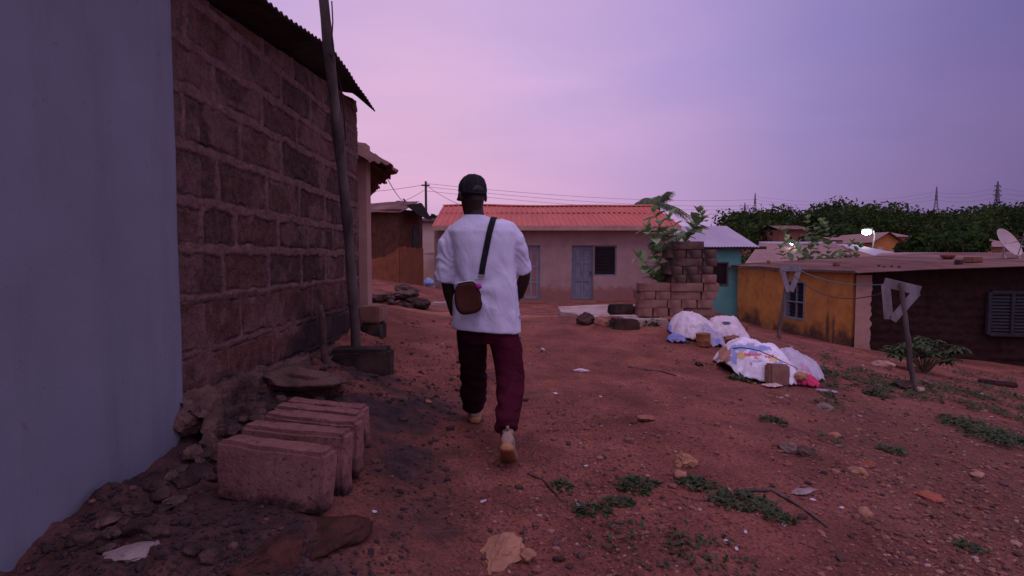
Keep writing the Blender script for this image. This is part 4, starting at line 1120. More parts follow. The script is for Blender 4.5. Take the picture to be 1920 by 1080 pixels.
milkweed(cal2, [
 [rp, Q(1515, 490), Q(1500, 470, -.1), Q(1482, 450, -.2), Q(1466, 434, -.2)],
 [rp, Q(1535, 480), Q(1532, 455), Q(1528, 435), Q(1540, 418, -.1)],
 [rp, Q(1520, 470), Q(1512, 440), Q(1514, 412)],
 [rp, Q(1552, 488), Q(1554, 465), Q(1550, 440), Q(1546, 425)],
 [rp, Q(1570, 486, .2), Q(1585, 470, .2), Q(1598, 455, .2)],
 [rp, Q(1580, 488, .2), Q(1602, 478, .2), Q(1614, 462, .2)],
 [rp, Q(1490, 492), Q(1470, 482), Q(1462, 464)],
 [rp, Q(1545, 484), Q(1575, 482), Q(1590, 484)], [rp, Q(1525, 488), Q(1508, 480), Q(1500, 490)]], .42, step=.15)

# coconut palm behind the orange roof
Yc = 31
tp_ = P(1234, 383, Yc); rp = Vector((tp_.x, tp_.y, gz(tp_.x, tp_.y)))
palm = thing('coconut_palm', rp, 'coconut palm crown showing over the right end of the orange roof', 'palm tree')
MB().tube([rp, rp.lerp(tp_, .4) + Vector((.15, 0, 0)), tp_], [.2, .15, .11], 10).build('trunk', m_bark, palm, True)
lv = MB()
for i in range(24):
    an = i * 2.39996; el = -.05 + 1.25 * ((i * .618) % 1); L = 1.65 * rng.uniform(.8, 1.1)
    if i in (0, 5): L *= 1.25
    d = Vector((math.cos(an) * math.cos(el), math.sin(an) * math.cos(el), math.sin(el)))
    pts_ = []
    for k in range(15):
        s = k / 14; pts_.append(tp_ + d * (L * s) - Vector((0, 0, 1)) * (.50 * L * s * s))
    lv.tube(pts_, [.02 - .016 * k / 14 for k in range(15)], 4, .8)
    for k in range(2, 15):
        tan = (pts_[k] - pts_[k-1]).normalized(); sd_ = tan.cross(Vector((0, 0, 1))).normalized()
        for s in (-1, 1):
            for off in (0, .5):
                b0_ = pts_[k-1].lerp(pts_[k], off); ll = .62 * math.sin(math.pi * min(1, .15 + .8 * k / 15)) + .1
                tipv = b0_ + (sd_ * s * .75 + tan * .6 - Vector((0, 0, rng.uniform(.25, .7)))).normalized() * ll
                wv = tan * .035
                lv.face((b0_ - wv, b0_ + wv, tipv), float(np.clip(rng.normal(.4, .3), 0, 1)))
lv.build('fronds', m_leaf_palm, palm)

def weeds(mb, c, r, n, hmax, flat=False, size=.03):
    for _ in range(n):
        a = rng.uniform(0, 6.283); q = r * math.sqrt(rng.random())
        x, y = c.x + q * math.cos(a), c.y + q * math.sin(a) * .8
        z = gnd(x, y); h = hmax * rng.uniform(.2, 1) * (1.1 - q / r * .7)
        d = Vector((rng.uniform(-1, 1), rng.uniform(-1, 1), rng.uniform(-.1, .7)))
        l = size * rng.uniform(.6, 1.5)
        leaf(mb, Vector((x, y, z + h)), d, Vector((0, 0, 1)), l, l * .55, .3, float(np.clip(rng.normal(.4, .3), 0, 1)), 2)
        if not flat and rng.random() < .4: mb.face((Vector((x - .002, y, z)), Vector((x + .002, y, z)), Vector((x + d.x * .01, y + d.y * .01, z + h))), .2)
WEEDS = [(1395,945,.15,420,.05,'dark green creeping weed mat left of the thin crooked root'),(1455,972,.07,120,.04,'small weed tuft trailing right of the larger creeping mat'),
 (1195,912,.10,200,.05,'round dark weed tuft just left of the two tan stones'),(1305,910,.09,180,.05,'dark weed tuft under the two tan stones'),
 (1110,958,.08,160,.04,'small weed tuft beside the splinter of wood'),(1160,945,.07,120,.04,'faint weed tuft between two darker tufts near the bottom centre'),
 (1215,1020,.22,150,.03,'wide thin weed patch at the bottom edge right of the flat stones'),(1055,912,.05,70,.03,'tiny weed tuft right of the long dark twig'),
 (1385,712,.10,120,.06,'small green tuft in front of the printed sack'),(1310,685,.03,40,.04,'tiny green sprout left of the printed sack'),
 (1448,790,.09,120,.05,'small weed tuft on bare dirt below the printed sack'),(1670,848,.09,130,.06,'narrow weed tuft on the stony slope at the right'),
 (1222,610,.12,150,.13,'small leafy plant at the foot of the block stack ledge'),(1640,712,.0,0,.05,''),(1330,1040,.16,110,.03,'sparse weed patch at the bottom right of centre'),(1815,1028,.06,80,.04,'lone weed tuft near the bottom right corner'),(1640,742,.10,120,.06,'low weed tuft on the slope left of the leaning post')]
for px, py, r, n, h, lab in WEEDS:
    if not n: continue
    p = hitg(px, py); mb = MB(); weeds(mb, p, r * 1.2, int(n * .8), h * .7, size=.014 + .005 * p.y)
    o = mb.build('weed_tuft', m_leaf_weed, None, at=p); tag(o, lab, 'weed', 'weed tufts on the dirt')
# ground cover on the right hand slope
mb = MB(); cnt = 0
while cnt < 620:
    px, py = rng.uniform(1540, 2000), rng.uniform(655, 840)
    lim = 690 + (px - 1540) * .10
    p = hitg(px, py)
    if p is None or p.y > 12: continue
    k = fz((p.x, p.y, 3), 1.1, 4) + .10 - abs(py - (lim + 30)) / 190
    if k < 0: continue
    cnt += 1; weeds(mb, p, .10, 7, .07, True, .045)
o = mb.build('ground_cover', m_leaf_weed, None, at=P(1800, 720, 7)); tag(o, kind='stuff')
# bush by the right post
p = P(1735, 702, 9.2); p.z = gnd(p.x, p.y)
bush = thing('leafy_bush', p, 'low dark green bush with jagged spreading leaves behind the right Y shaped post', 'bush')
mb, sm = MB(), MB()
for i in range(46):
    a = rng.uniform(0, 6.283); rr_ = rng.uniform(.1, .62); tipp = p + Vector((math.cos(a) * rr_, math.sin(a) * rr_ * .7, .58 * rng.uniform(.35, 1) * (1.1 - .55 * rr_)))
    sm.tube([p + Vector((math.cos(a) * .03, math.sin(a) * .03, 0)), p.lerp(tipp, .5) + Vector((0, 0, .1)), tipp], [.008, .006, .003], 4)
    for k in range(9):
        an = k * 0.7 + a; d = Vector((math.cos(an), math.sin(an), rng.uniform(-.25, .25))); l = rng.uniform(.10, .19)
        leaf(mb, tipp, d, Vector((0, 0, 1)), l, l * .38, .35, float(np.clip(rng.normal(.45, .25), 0, 1)), 3)
sm.build('stems', m_stem, bush); sm_ = bush.children[-1]; mb.build('leaves', m_leaf_weed, bush)

# ------------------------------------------------------------------ Y shaped posts and line
def y_post(px, py, Y, top, yaw, label, lean=0, side=1, roll=0):
    b = P(px, py, Y); b.z = gnd(b.x, b.y); t = P(top[0], top[1], Y)
    root = thing('wooden_post', b, label, 'post', 'Y shaped washing line posts')
    pts_ = [b.lerp(t, i / 14) + Vector((nz((i, Y, 0), .5) * .02, nz((i, Y, 3), .5) * .015, 0)) for i in range(15)]
    pts_[0].z -= .1
    MB().tube(pts_, [.036 - .010 * i / 14 + .003 * math.sin(i * 2.2) for i in range(15)], 9).build('pole', m_wood_old, root, True)
    e = Vector((math.cos(yaw), math.sin(yaw), 0)); n = Vector((-e.y, e.x, 0)); rm = Matrix.Rotation(yaw, 3, 'Z') @ Matrix.Rotation(roll, 3, 'Y')
    e = rm @ Vector((1, 0, 0)); n = n * side; uz = rm @ Vector((0, 0, 1))
    h = .19; zt_ = t.z - .05
    mb = MB(); mb.box(Vector((t.x, t.y, zt_)) + n * -.045, (.40, .022, .115), rm); mb.build('crossbar', m_wood_pale, root)
    for s in (-1, 1):
        A = Vector((t.x, t.y, zt_)) - uz * .05 + e * (s * .165) + n * -.04; B = Vector((t.x, t.y, zt_)) - uz * .42 + e * (s * .03) + n * -.04
        dd = (A - B); ang = math.atan2(dd.dot(e), dd.dot(uz))
        mb = MB(); mb.box((A + B) / 2, (.098, .02, dd.length + .05), rm @ Matrix.Rotation(ang, 3, 'Y')); mb.build('brace', m_wood_pale, root)
    return Vector((t.x, t.y, t.z))
tL = y_post(1458, 646, 10.6, (1480, 498), R(4), 'farther Y shaped wooden post standing against the yellow wall')
tR = y_post(1714, 732, 7.0, (1689, 530), R(-50), 'nearer Y shaped wooden post with loose pale boards by the dark bush', 0, -1, R(14))
m_line = M_('teal_line', (.07,.20,.20), None, 10, .7, .3, 0)
for i, (za, zb_, m) in enumerate(((.02, .0, m_line), (-.10, -.04, m_wire))):
    pts_ = [tL.lerp(tR, k / 20) + Vector((0, 0, za + (zb_ - za) * k / 20 - .16 * 4 * (k/20) * (1 - k/20) * (1 + i))) for k in range(21)]
    o = MB().tube(pts_, .007, 6).build('washing_line', m, None, at=tL); tag(o, ['teal washing line strung between the two Y shaped posts', 'thin dark washing line hanging lower between the two Y shaped posts'][i], 'washing line')
p = hitg(1690, 728); stone('post_stone', (p.x, p.y, p.z + .03), (.2, .15, .12), 71, m_mortarlump, 'grey stone wedged at the left foot of the nearer Y post', None, 'stone')
p = hitg(1722, 733); stone('post_stone', (p.x, p.y, p.z + .02), (.13, .1, .07), 72, m_plaster_pink, 'pale pinkish stone at the front foot of the nearer Y post', None, 'stone')
p = hitg(1738, 722); stone('post_stone', (p.x, p.y, p.z + .04), (.16, .14, .15), 73, m_mortarlump, 'upright dark stone behind the foot of the nearer Y post', None, 'stone')
p = hitg(1870, 722); rough_block('old_beam', (p.x, p.y, p.z + .03), (.55, .13, .09), (0, R(3), R(-12)), m_mortarlump, 'old grey cement beam lying in the weeds at the right edge', 'beam', None, .012, 75, 5, .02)
p = hitg(1655, 688); stone('pale_stone', (p.x, p.y, p.z + .03), (.26, .16, .13), 76, m_plaster_pink, 'pale pink stone on the ground between the corner of the house and the bush', None, 'stone')
p = P(1384, 616, 9.6); rough_block('red_brick', (p.x, p.y, gnd(p.x, p.y) + .08), (.28, .2, .14), (0, 0, .3), m_brickred, 'red brown brick on the ground behind the back white sack', 'brick', None, .008, 77, 4, .02)

# ------------------------------------------------------------------ covered heaps with sacks and plastic
def sackmat(name, translucent=0.0):
    m = bpy.data.materials.new(name); nt = NT(m)
    a = nt.new('ShaderNodeAttribute'); a.attribute_name = 'print'
    col = mix(nt, 1, a.outputs['Color'], ramp(nt, tex(nt, 8, 5, .7), [(.3, (.74,.68,.68)), (.6, (1.02,1,1))]), 'MULTIPLY')
    b = principled(nt, col, .6, .35)
    w = tex(nt, 26, 4, .65); bump(nt, b, w, .5, .012)
    if translucent:
        t = nt.new('ShaderNodeBsdfTransparent'); mx = nt.new('ShaderNodeMixShader'); mx.inputs[0].default_value = translucent
        nt.link(b.outputs[0], mx.inputs[1]); nt.link(t.outputs[0], mx.inputs[2]); nt.link(mx.outputs[0], nt.n['Material Output'].inputs['Surface'])
    return m
m_sack = sackmat('woven_sack'); m_film = sackmat('plastic_film', .18)
def to_px(p):
    v = Vector(p) - Vector((0, 0, CAM_H)); f = v.y * cp - v.z * sp_; u = v.y * sp_ + v.z * cp
    return 960 + FPX * v.x / f, 540 - FPX * u / f
def heap(name, px, py, Y, a, b, H, label, mat, base, prints=(), seed=0, rot=0, skew=0.0, lift=None, folds=.035, power=2.6, cat='sack', parent=None):
    """cloth thrown over a heap: domed middle, radial folds, irregular torn outline, thin"""
    c = P(px, py, Y); N = 64; vv, ff = [], []
    ca, sa = math.cos(rot), math.sin(rot)
    for j in range(N + 1):
        for i in range(N + 1):
            u, v = i / N * 2 - 1, j / N * 2 - 1
            # square to disc
            x, y = u * math.sqrt(1 - v*v/2), v * math.sqrt(1 - u*u/2)
            th = math.atan2(y, x); r = math.hypot(x, y)
            ro = 1 + .16 * nz((math.cos(th) * 1.6, math.sin(th) * 1.6, seed), 1) + .07 * nz((math.cos(th) * 5, math.sin(th) * 5, seed + 3), 1)
            X, Yy = x * a * ro, y * b * ro
            z = H * max(0, 1 - r ** power) * (1 + .35 * nz((x * 1.5, y * 1.5, seed + 7), 1)) + skew * x * H * (1 - r)
            z += folds * (r ** 1.2) * (.5 + .5 * math.sin(th * 9 + 4 * nz((x * 2, y * 2, seed), 1))) * (1.2 - r * .6)
            z += min(1, H / .1) * (.05 * (.25 - abs(nz((x * 2.6, y * 2.6, seed + 9), 1))) + .028 * (.25 - abs(nz((x * 6, y * 6, seed + 4), 1))) + .008 * nz((x * 15, y * 15, seed + 2), 1)) + .01
            wx, wy = c.x + X * ca - Yy * sa, c.y + X * sa + Yy * ca
            if lift: z += lift[2] * max(0, 1 - math.hypot(x - lift[0], y - lift[1]) / .55)
            vv.append((wx, wy, gnd(wx, wy) + .012 + z))
    for j in range(N):
        for i in range(N):
            q = j * (N + 1) + i; ff.append((q, q + 1, q + N + 2, q + N + 1))
    me = bpy.data.meshes.new(name); off = c.copy(); off.z = gnd(c.x, c.y)
    me.from_pydata([(p[0]-off.x, p[1]-off.y, p[2]-off.z) for p in vv], [], ff)
    col = []
    for p in vv:
        qx, qy = to_px(p); cc = base
        for (ex, ey, rx, ry, k, pc) in prints:
            d = math.hypot((qx - ex) / rx, (qy - ey) / ry)
            if d + .45 * nz((qx * .13, qy * .13, seed), 1) * k < 1: cc = pc
        col += [*cc, 1]
    at = me.attributes.new('print', 'FLOAT_COLOR', 'POINT'); at.data.foreach_set('color', np.array(col, np.float32))
    me.polygons.foreach_set('use_smooth', [True] * len(me.polygons)); me.materials.append(mat)
    o = bpy.data.objects.new(name, me); COL.objects.link(o); o.location = off
    s = o.modifiers.new('t', 'SOLIDIFY'); s.thickness = .004
    return tag(o, label, cat)
Wt, Bl, Rd, Yl, Rst, Gr = (.72,.68,.72), (.30,.36,.62), (.60,.12,.11), (.62,.45,.18), (.38,.19,.11), (.38,.42,.44)
heap('printed_sack', 1418, 686, 6.3, .45, .42, .33, 'large white printed sack spread over a heap and held by a thin stick', m_sack, (.80,.76,.80),
     [(1360,664,13,16,1,Rst),(1376,670,7,14,1,Bl),(1390,652,26,6,.8,Bl),(1424,653,22,6,.9,Bl),(1412,660,10,5,.9,Bl),(1390,667,7,9,.8,Yl),(1410,665,17,3,2.2,Rd),(1443,669,8,3,2,Rd),(1454,674,11,4,.7,Yl),(1457,682,11,4,.6,Bl),(1408,681,3,3,.3,Rd),(1420,677,12,2.0,.4,Gr),(1407,645,9,1.8,.6,Gr),(1418,672,5,2,1.5,Rd),(1350,672,9,5,1.6,Rst)],
     seed=3, lift=(-.9, -.35, .10), folds=.03)
heap('plastic_sheet', 1492, 690, 6.55, .30, .36, .22, 'greyish clear plastic sheet over a heap right of the printed sack', m_film, (.55,.50,.55), [(1510,690,8,6,1.5,(.6,.35,.42))], seed=5, skew=.15, cat='plastic sheet')
heap('white_sack', 1297, 632, 7.75, .36, .36, .30, 'off white sack with a blue corner over the left back heap', m_sack, (.66,.58,.58), [(1252,617,8,10,.5,(.28,.33,.66)),(1310,612,14,5,2,(.52,.44,.44))], seed=8, folds=.03)
heap('plastic_sheet', 1330, 642, 7.45, .20, .22, .17, 'crumpled bluish clear plastic behind the rusty tin', m_film, (.50,.47,.55), [(1345,640,5,6,.6,(.25,.3,.65))], seed=9, folds=.05, cat='plastic sheet')
heap('white_sack', 1363, 634, 8.0, .33, .32, .27, 'pinkish white sack with a dark patch sloping down behind the printed sack', m_sack, (.64,.54,.54), [(1362,606,8,3.5,.6,(.06,.06,.12))], seed=12, skew=-.3)
heap('blue_plastic_scrap', 1268, 650, 7.35, .13, .09, .07, 'crumpled blue plastic scrap at the front of the left back heap', m_film, (.26,.30,.58), seed=14, cat='plastic scrap')
heap('pink_cloth', 1516, 712, 6.05, .115, .08, .085, 'bright crimson cloth bundled at the right end of the plastic sheet', m_sack, (.62,.03,.13), seed=15, folds=.03, cat='cloth')
heap('pink_cloth', 1492, 715, 6.0, .10, .06, .03, 'flat strip of crimson cloth under the edge of the printed sack', m_sack, (.55,.025,.10), seed=16, cat='cloth')
heap('paper_scrap', 1447, 724, 5.75, .11, .055, .02, 'flat beige paper scrap lying before the upright block', m_sack, (.50,.36,.33), seed=17, folds=.002, cat='paper scrap')
heap('paper_scrap', 1550, 731, 5.85, .12, .035, .02, 'thin pale plastic strip trailing right of the crimson cloth', m_film, (.42,.36,.36), seed=18, folds=.002, cat='plastic strip')
c = P(1457, 703, 5.85); rough_block('upright_block', (c.x, c.y, c.z), (.225, .13, .24), (R(-8), R(3), R(4)), m_block, 'upright half block propped against the front of the printed sack', seed=81, sub=6, chip=.02)
for px, py, s, lab, mt in ((1266,634,.15,'tan stone on the left edge of the off white sack',m_tan),(1289,647,.17,'brown rounded stone left of the rusty tin',m_mortarlump),(1374,640,.22,'brown stone on the front edge of the pinkish white sack',m_brickred),(1502,706,.13,'tan stone between the two pieces of crimson cloth',m_tan)):
    p = P(px, py, 7.35 if py < 660 else 5.95); stone('weight_stone', p, (s, s * .8, s * .62), int(px), mt, lab, None, 'stone')
c = P(1318, 655, 7.25); c.z = gnd(c.x, c.y) - .005
m_tin = M_('rusty_yellow_tin', (.40,.18,.045), (.20,.07,.035), 7, .7, .3, .2, .004, c3=(.12,.045,.03), scale2=6)
mb = MB(); mb.rings([[c + Vector((r * math.cos(k * math.pi/12), r * math.sin(k * math.pi/12), z)) for k in range(24)] for r, z in ((.085,0),(.095,.004),(.093,.02),(.091,.07),(.094,.075),(.091,.08),(.091,.15),(.097,.16),(.097,.168),(.088,.168),(.086,.02))])
o = mb.build('rusty_tin', m_tin, None, True, at=c); tag(o, 'open rusty yellow tin standing in front of the left back heap', 'tin')
def twig(name, pix, Ys, r, label, mat=m_bark, ground_=True):
    pts_ = []
    for (px, py), Y in zip(pix, Ys):
        p = hitg(px, py) if ground_ else P(px, py, Y)
        if ground_: p.z += r * .6
        pts_.append(p)
    path = []
    for a, b in zip(pts_, pts_[1:]): path += [a.lerp(b, k / 5) + Vector((0, 0, .006 * nz(a.lerp(b, k/5), 12))) for k in range(5)]
    path.append(pts_[-1])
    o = MB().tube(path, [r * (1 - .5 * i / len(path)) for i in range(len(path))], 6).build(name, mat, None, True, at=pts_[0]); return tag(o, label, 'twig')
twig('thin_stick', [(1374,653),(1395,652),(1425,658),(1460,674),(1496,692)], [6.0,5.98,5.95,5.9,5.88], .008, 'thin dark curved stick lying across the printed sack', ground_=False)
twig('dark_twig', [(1178,689),(1210,694),(1240,697),(1268,705)], [0]*4, .010, 'dark twig on open dirt left of the printed sack')
twig('dark_twig', [(990,889),(1020,902),(1045,930),(1064,956)], [0]*4, .007, 'long curved dark twig behind the walker near the bottom centre')
twig('crooked_root', [(1398,922),(1445,920),(1475,937),(1510,958),(1550,990)], [0]*5, .011, 'crooked pale root lying across the dirt beside the weed mat', m_wood_old)
twig('forked_twig', [(984,992),(980,1025),(958,1050),(930,1065)], [0]*4, .006, 'dark twig standing by the flat stones at the bottom edge')
p = hitg(1082, 948); mb = MB(); mb.box((p.x, p.y, p.z + .012), (.014, .075, .01), Matrix.Rotation(.1, 3, 'Z')); o = mb.build('wood_splinter', m_wood_pale, None, at=p); tag(o, 'pale straight splinter of wood left of a small weed tuft', 'splinter')

# ------------------------------------------------------------------ stones and litter on the yard
m_st_tan = M_('tan_stone', (.42,.22,.14), (.30,.15,.10), 9, .95, .15, .5, .008)
m_st_red = M_('red_stone', (.36,.11,.075), (.24,.08,.055), 9, .95, .15, .5, .008)
m_st_grey = M_('grey_stone', (.24,.165,.15), (.15,.10,.09), 9, .95, .15, .5, .008)
m_litter = M_('pale_litter', (.62,.52,.55), (.5,.4,.44), 14, .7, .3, .3, .004)
SN = [(1284,872,34,.8,m_st_tan,'angular tan stone standing behind a smaller one at bottom right of centre',1),(1277,893,30,.5,m_st_tan,'flatter tan stone in front of the angular tan one',0),
 (1478,846,30,.7,m_st_grey,'grey stone beside a darker one on the right slope',0),(1513,853,36,.6,m_mortarlump,'dark stone touching the grey one on the right slope',0),
 (1608,889,34,.5,m_st_tan,'long tan stone lying below a rounder reddish one',0),(1628,875,24,.6,m_st_red,'rounder reddish stone above the long tan stone',0),(1622,966,32,.6,m_st_tan,'tan stone near the end of the crooked root',0),
 (1545,767,36,.35,m_st_grey,'flat grey stone on the slope below the crimson cloth',0),(1563,818,22,.5,m_st_tan,'small tan stone below the flat grey one',0),(1740,936,40,.4,m_st_red,'broad low reddish stone on the far right slope',0),
 (1832,893,28,.4,m_st_tan,'thin tan stone at the right edge',0),(1477,873,15,.6,m_st_red,'small bright red stone below the grey and dark pair',0),(1214,786,38,.22,m_plinth,'flat reddish slab of dirt crust below the dark twig',1),
 (1520,790,12,.6,m_st_red,'tiny reddish stone right of the weed tuft below the sack',0),(755,788,16,.6,m_mortarlump,'dark pebble in the sooty dirt left of the walker',0),(803,756,12,.7,m_st_tan,'small pinkish pebble in the sooty dirt beside the front shoe',0)]
for i, (px, py, w, fl, mt, lab, fa) in enumerate(SN):
    p = hitg(px, py); s = w / pxm(p.y); stone('yard_stone', (p.x, p.y, p.z + s * fl * .22), (s, s * .7, s * fl), 400 + i, mt, lab, 'stones on the dirt yard', 'stone', facet=bool(fa))
for i, (px, py, w, h, mt, lab) in enumerate(((1508,922,.13,.018,m_slabpale,'flat grey shard of tile above the crooked root'),(938,1045,.22,.05,m_st_tan,'large flat tan stone at the bottom edge below the walker'),(985,1050,.09,.05,m_st_tan,'smaller upright tan stone touching the large flat one at the bottom'),(1090,696,.15,.03,m_litter,'pale crumpled paper on the dirt right of the walker'))):
    p = hitg(px, py); stone('flat_stone' if 'paper' not in lab else 'crumpled_paper', (p.x, p.y, p.z + h * .3), (w, w * .6, h), 450 + i, mt, lab, None, 'stone' if 'stone' in lab else ('shard' if 'shard' in lab else 'litter'), facet=True, rotz=.3 + i)
LIT = [(1043,739),(905,941),(1018,655),(1126,744),(1540,887),(702,960),(868,738),(1525,938),(1578,952),(1398,998),(1360,1016),(1858,782),(1098,874),(893,665),(1470,985),(1381,1030)]
for i, (px, py) in enumerate(LIT):
    p = hitg(px, py); s = rng.uniform(8, 15) / pxm(p.y); stone('litter_scrap', (p.x, p.y, p.z + .003), (s, s * .55, s * .25), 500 + i, m_litter, 'small pale scrap of litter on the dirt yard', 'litter scraps on the dirt yard', 'litter', facet=True)
# gravel
def gravmat():
    m = bpy.data.materials.new('gravel'); nt = NT(m)
    col = ramp(nt, attr(nt), [(0, (.045,.028,.025)), (.3, (.13,.062,.05)), (.62, (.23,.095,.068)), (.88, (.30,.15,.105)), (1, (.36,.24,.20))])
    principled(nt, col, .95, .15); return m
bmi = bmesh.new(); bmesh.ops.create_icosphere(bmi, subdivisions=1, radius=1); iv = np.array([v.co[:] for v in bmi.verts]); ifc = [[v.index for v in f.verts] for f in bmi.faces]; bmi.free()
mb = MB(); cnt = 0
while cnt < 8500:
    px, py = rng.uniform(-60, 1980), 590 + 520 * rng.random() ** .8
    d_ = ray(px, py); p = hitg(px, py)
    if p is None or p.y > 11 or p.x < -1.55 or p.y < .9: continue
    k = .5 - .35 * soot_shade(p.x, p.y) + .9 * fz((p.x, p.y, 6), .9, 3) + (.35 if p.x > 1.6 or p.x < -.4 else 0) - (.25 if -.1 < p.x < 1.2 and p.y > 3 else 0)
    if rng.random() > k: continue
    s = min(.03, .0042 * math.exp(abs(rng.normal(0, .62))) * (p.y / 1.8) ** .5)
    ax3 = rng.uniform(.6, 1.3, 3) * (s, s, s * .7); an = rng.uniform(0, 6.28)
    v = iv * ax3 * rng.uniform(.8, 1.15, (len(iv), 1)); ca, sa = math.cos(an), math.sin(an)
    vx = v[:, 0] * ca - v[:, 1] * sa + p.x; vy = v[:, 0] * sa + v[:, 1] * ca + p.y; vz = v[:, 2] + p.z + s * .18
    t_ = float(np.clip(rng.normal(.50 if p.x > -.3 else .26, .22) - .45 * soot_shade(p.x, p.y), 0, 1)); 
    mb.add(np.stack([vx, vy, vz], 1).tolist(), ifc, None, t_); cnt += 1
o = mb.build('gravel', gravmat(), None); tag(o, kind='stuff')
# ------------------------------------------------------------------ the walker
m_skin = M_('dark_skin', (.038,.018,.014), (.030,.014,.011), 12, .5, .35, .15, .002, fine=150)
m_shirt = bpy.data.materials.new('white_cotton'); nt_ = NT(m_shirt)
bb = principled(nt_, ramp(nt_, tex(nt_, 5, 4, .6), [(.3, (.62,.59,.68)), (.7, (.69,.66,.75))]), .85, .15)
h_ = math_(nt_, 'ADD', tex(nt_, 7, 4, .55, stretch=(1.3,1.3,.7), dist=1.2), math_(nt_, 'MULTIPLY', tex(nt_, 380, 2), .06)); bump(nt_, bb, h_, .55, .02)
m_trouser = bpy.data.materials.new('joggers_dark_left'); nt_ = NT(m_trouser)
sx = nt_.new('ShaderNodeSeparateXYZ'); tcn = nt_.new('ShaderNodeTexCoord'); nt_.link(tcn.outputs['Object'], sx.inputs[0])
fx = ramp(nt_, math_(nt_, 'ADD', math_(nt_, 'MULTIPLY', math_(nt_, 'ADD', sx.outputs['X'], .005), 40), .5, True), [(0, (.026,.005,.009)), (1, (.060,.005,.014))])  # darker tone on the left leg, burgundy on the right
fcol = mix(nt_, 1, fx, ramp(nt_, tex(nt_, 8, 4, .6), [(.3, (.72,.7,.72)), (.7, (1.15,1.15,1.15))]), 'MULTIPLY')
bb = principled(nt_, fcol, .9, .12); h_ = math_(nt_, 'ADD', tex(nt_, 14, 4, .55, stretch=(.6,.6,1.5), dist=.5), math_(nt_, 'MULTIPLY', tex(nt_, 300, 2), .05)); bump(nt_, bb, h_, .7, .025)
m_shoe = M_('beige_shoe_fabric', (.36,.26,.21), (.29,.20,.165), 18, .8, .2, .3, .003)
m_sole = M_('gum_sole', (.40,.20,.09), (.32,.155,.075), 10, .6, .3, .2, .003)
m_bag = M_('brown_bag_leather', (.075,.022,.014), (.05,.015,.01), 12, .7, .15, .3, .003)
m_charm = M_('magenta_pompom', (.55,.04,.42), (.4,.03,.32), 60, .9, .2, .6, .004)
m_metal = M_('buckle_metal', (.35,.34,.36), None, 10, .35, .5, 0, metal=.9)

YB = 3.56
root = P(912, 828, YB); root.z = gnd(root.x, root.y)
person = thing('person', root, 'person walking away in a loose white t-shirt, black cap and dark burgundy joggers', 'person')

def oring(c, rx, ry, n=28, yaw=0.0, pw=2.3, tilt=0.0):
    out = []
    for k in range(n):
        t = 2 * math.pi * k / n; cx, sy = math.cos(t), math.sin(t)
        x = rx * math.copysign(abs(cx) ** (2/pw), cx); y = ry * math.copysign(abs(sy) ** (2/pw), sy)
        X = x * math.cos(yaw) - y * math.sin(yaw); Yv = x * math.sin(yaw) + y * math.cos(yaw)
        out.append(Vector((c[0] + X, c[1] + Yv, c[2] + tilt * X)))
    return out
L = lambda px, py, Y: P(px, py, Y)

# joints
hipL, kneeL, ankL = L(882, 612, 3.55), L(888, 702, 3.76), L(889, 775, 3.93)
hipR, kneeR, ankR = L(944, 614, 3.55), L(957, 714, 3.50), L(948, 806, 3.145)
shL, elL, wrL = L(853, 450, 3.55), L(838, 528, 3.58), L(858, 588, 3.40)
shR, elR, wrR = L(951, 446, 3.55), L(984, 515, 3.62), L(972, 560, 3.42)
wrL = L(852, 590, 3.66); wrR = L(974, 556, 3.74)
hc = L(886, 366, 3.53)                                   # head centre
HY = R(24)                                               # head turned a little to the left
Hm = Matrix.Translation(hc) @ Matrix.Rotation(HY, 4, 'Z') @ Matrix.Rotation(R(8), 4, 'X').inverted()
# ---- one continuous body
mb = MB()
tz = [(.80,.155,.10,3.55),(.90,.150,.10,3.55),(1.0,.135,.095,3.55),(1.10,.145,.10,3.545),(1.22,.165,.11,3.54),(1.33,.175,.105,3.53),(1.40,.15,.085,3.53),(1.44,.09,.07,3.53)]
mb.rings([oring((L(911 - (z - .8) * 25, 500, 3.55).x, y, z), rx, ry) for z, rx, ry, y in tz])
neck0 = Vector((hc.x + .012, 3.545, 1.40)); 
mb.tube([neck0, Vector((hc.x + .008, 3.54, 1.50)), hc + Vector((0, .01, -.05))], [.072, .062, .060], 16)
def hp(x, y, z): return Hm @ Vector((x, y, z))
# head: skull, jaw, nose, lips, ears, brow (local +y is the face)
prof = [(-.128,.030,.040,.045),(-.118,.046,.055,.035),(-.09,.058,.072,.018),(-.05,.068,.088,.004),(0,.074,.096,0),(.04,.077,.098,-.003),(.075,.070,.090,-.006),(.105,.048,.065,-.008),(.118,.022,.03,-.008)]
hr = []
for z, rx, ry, yo in prof:
    hr.append([hp(rx * math.cos(2*math.pi*k/24), yo + ry * math.sin(2*math.pi*k/24), z) for k in range(24)])
mb.rings(hr)
mb.tube([hp(0, .094, .025), hp(0, .108, -.005), hp(0, .114, -.022), hp(0, .098, -.032)], [.010, .014, .017, .010], 10)
mb.tube([hp(-.026, .088, -.062), hp(0, .098, -.060), hp(.026, .088, -.062)], [.006, .011, .006], 8); mb.tube([hp(-.022, .086, -.074), hp(0, .096, -.074), hp(.022, .086, -.074)], [.006, .011, .006], 8)
for s in (-1, 1):
    mb.ell(hp(s * .087, -.004, -.012), (.010, .019, .032), Matrix.Rotation(HY + s * -.35, 3, 'Z'), 12, 8)
    mb.tube([hp(s * .014, .094, .03), hp(s * .034, .090, .034), hp(s * .054, .074, .03)], [.007, .009, .006], 8)
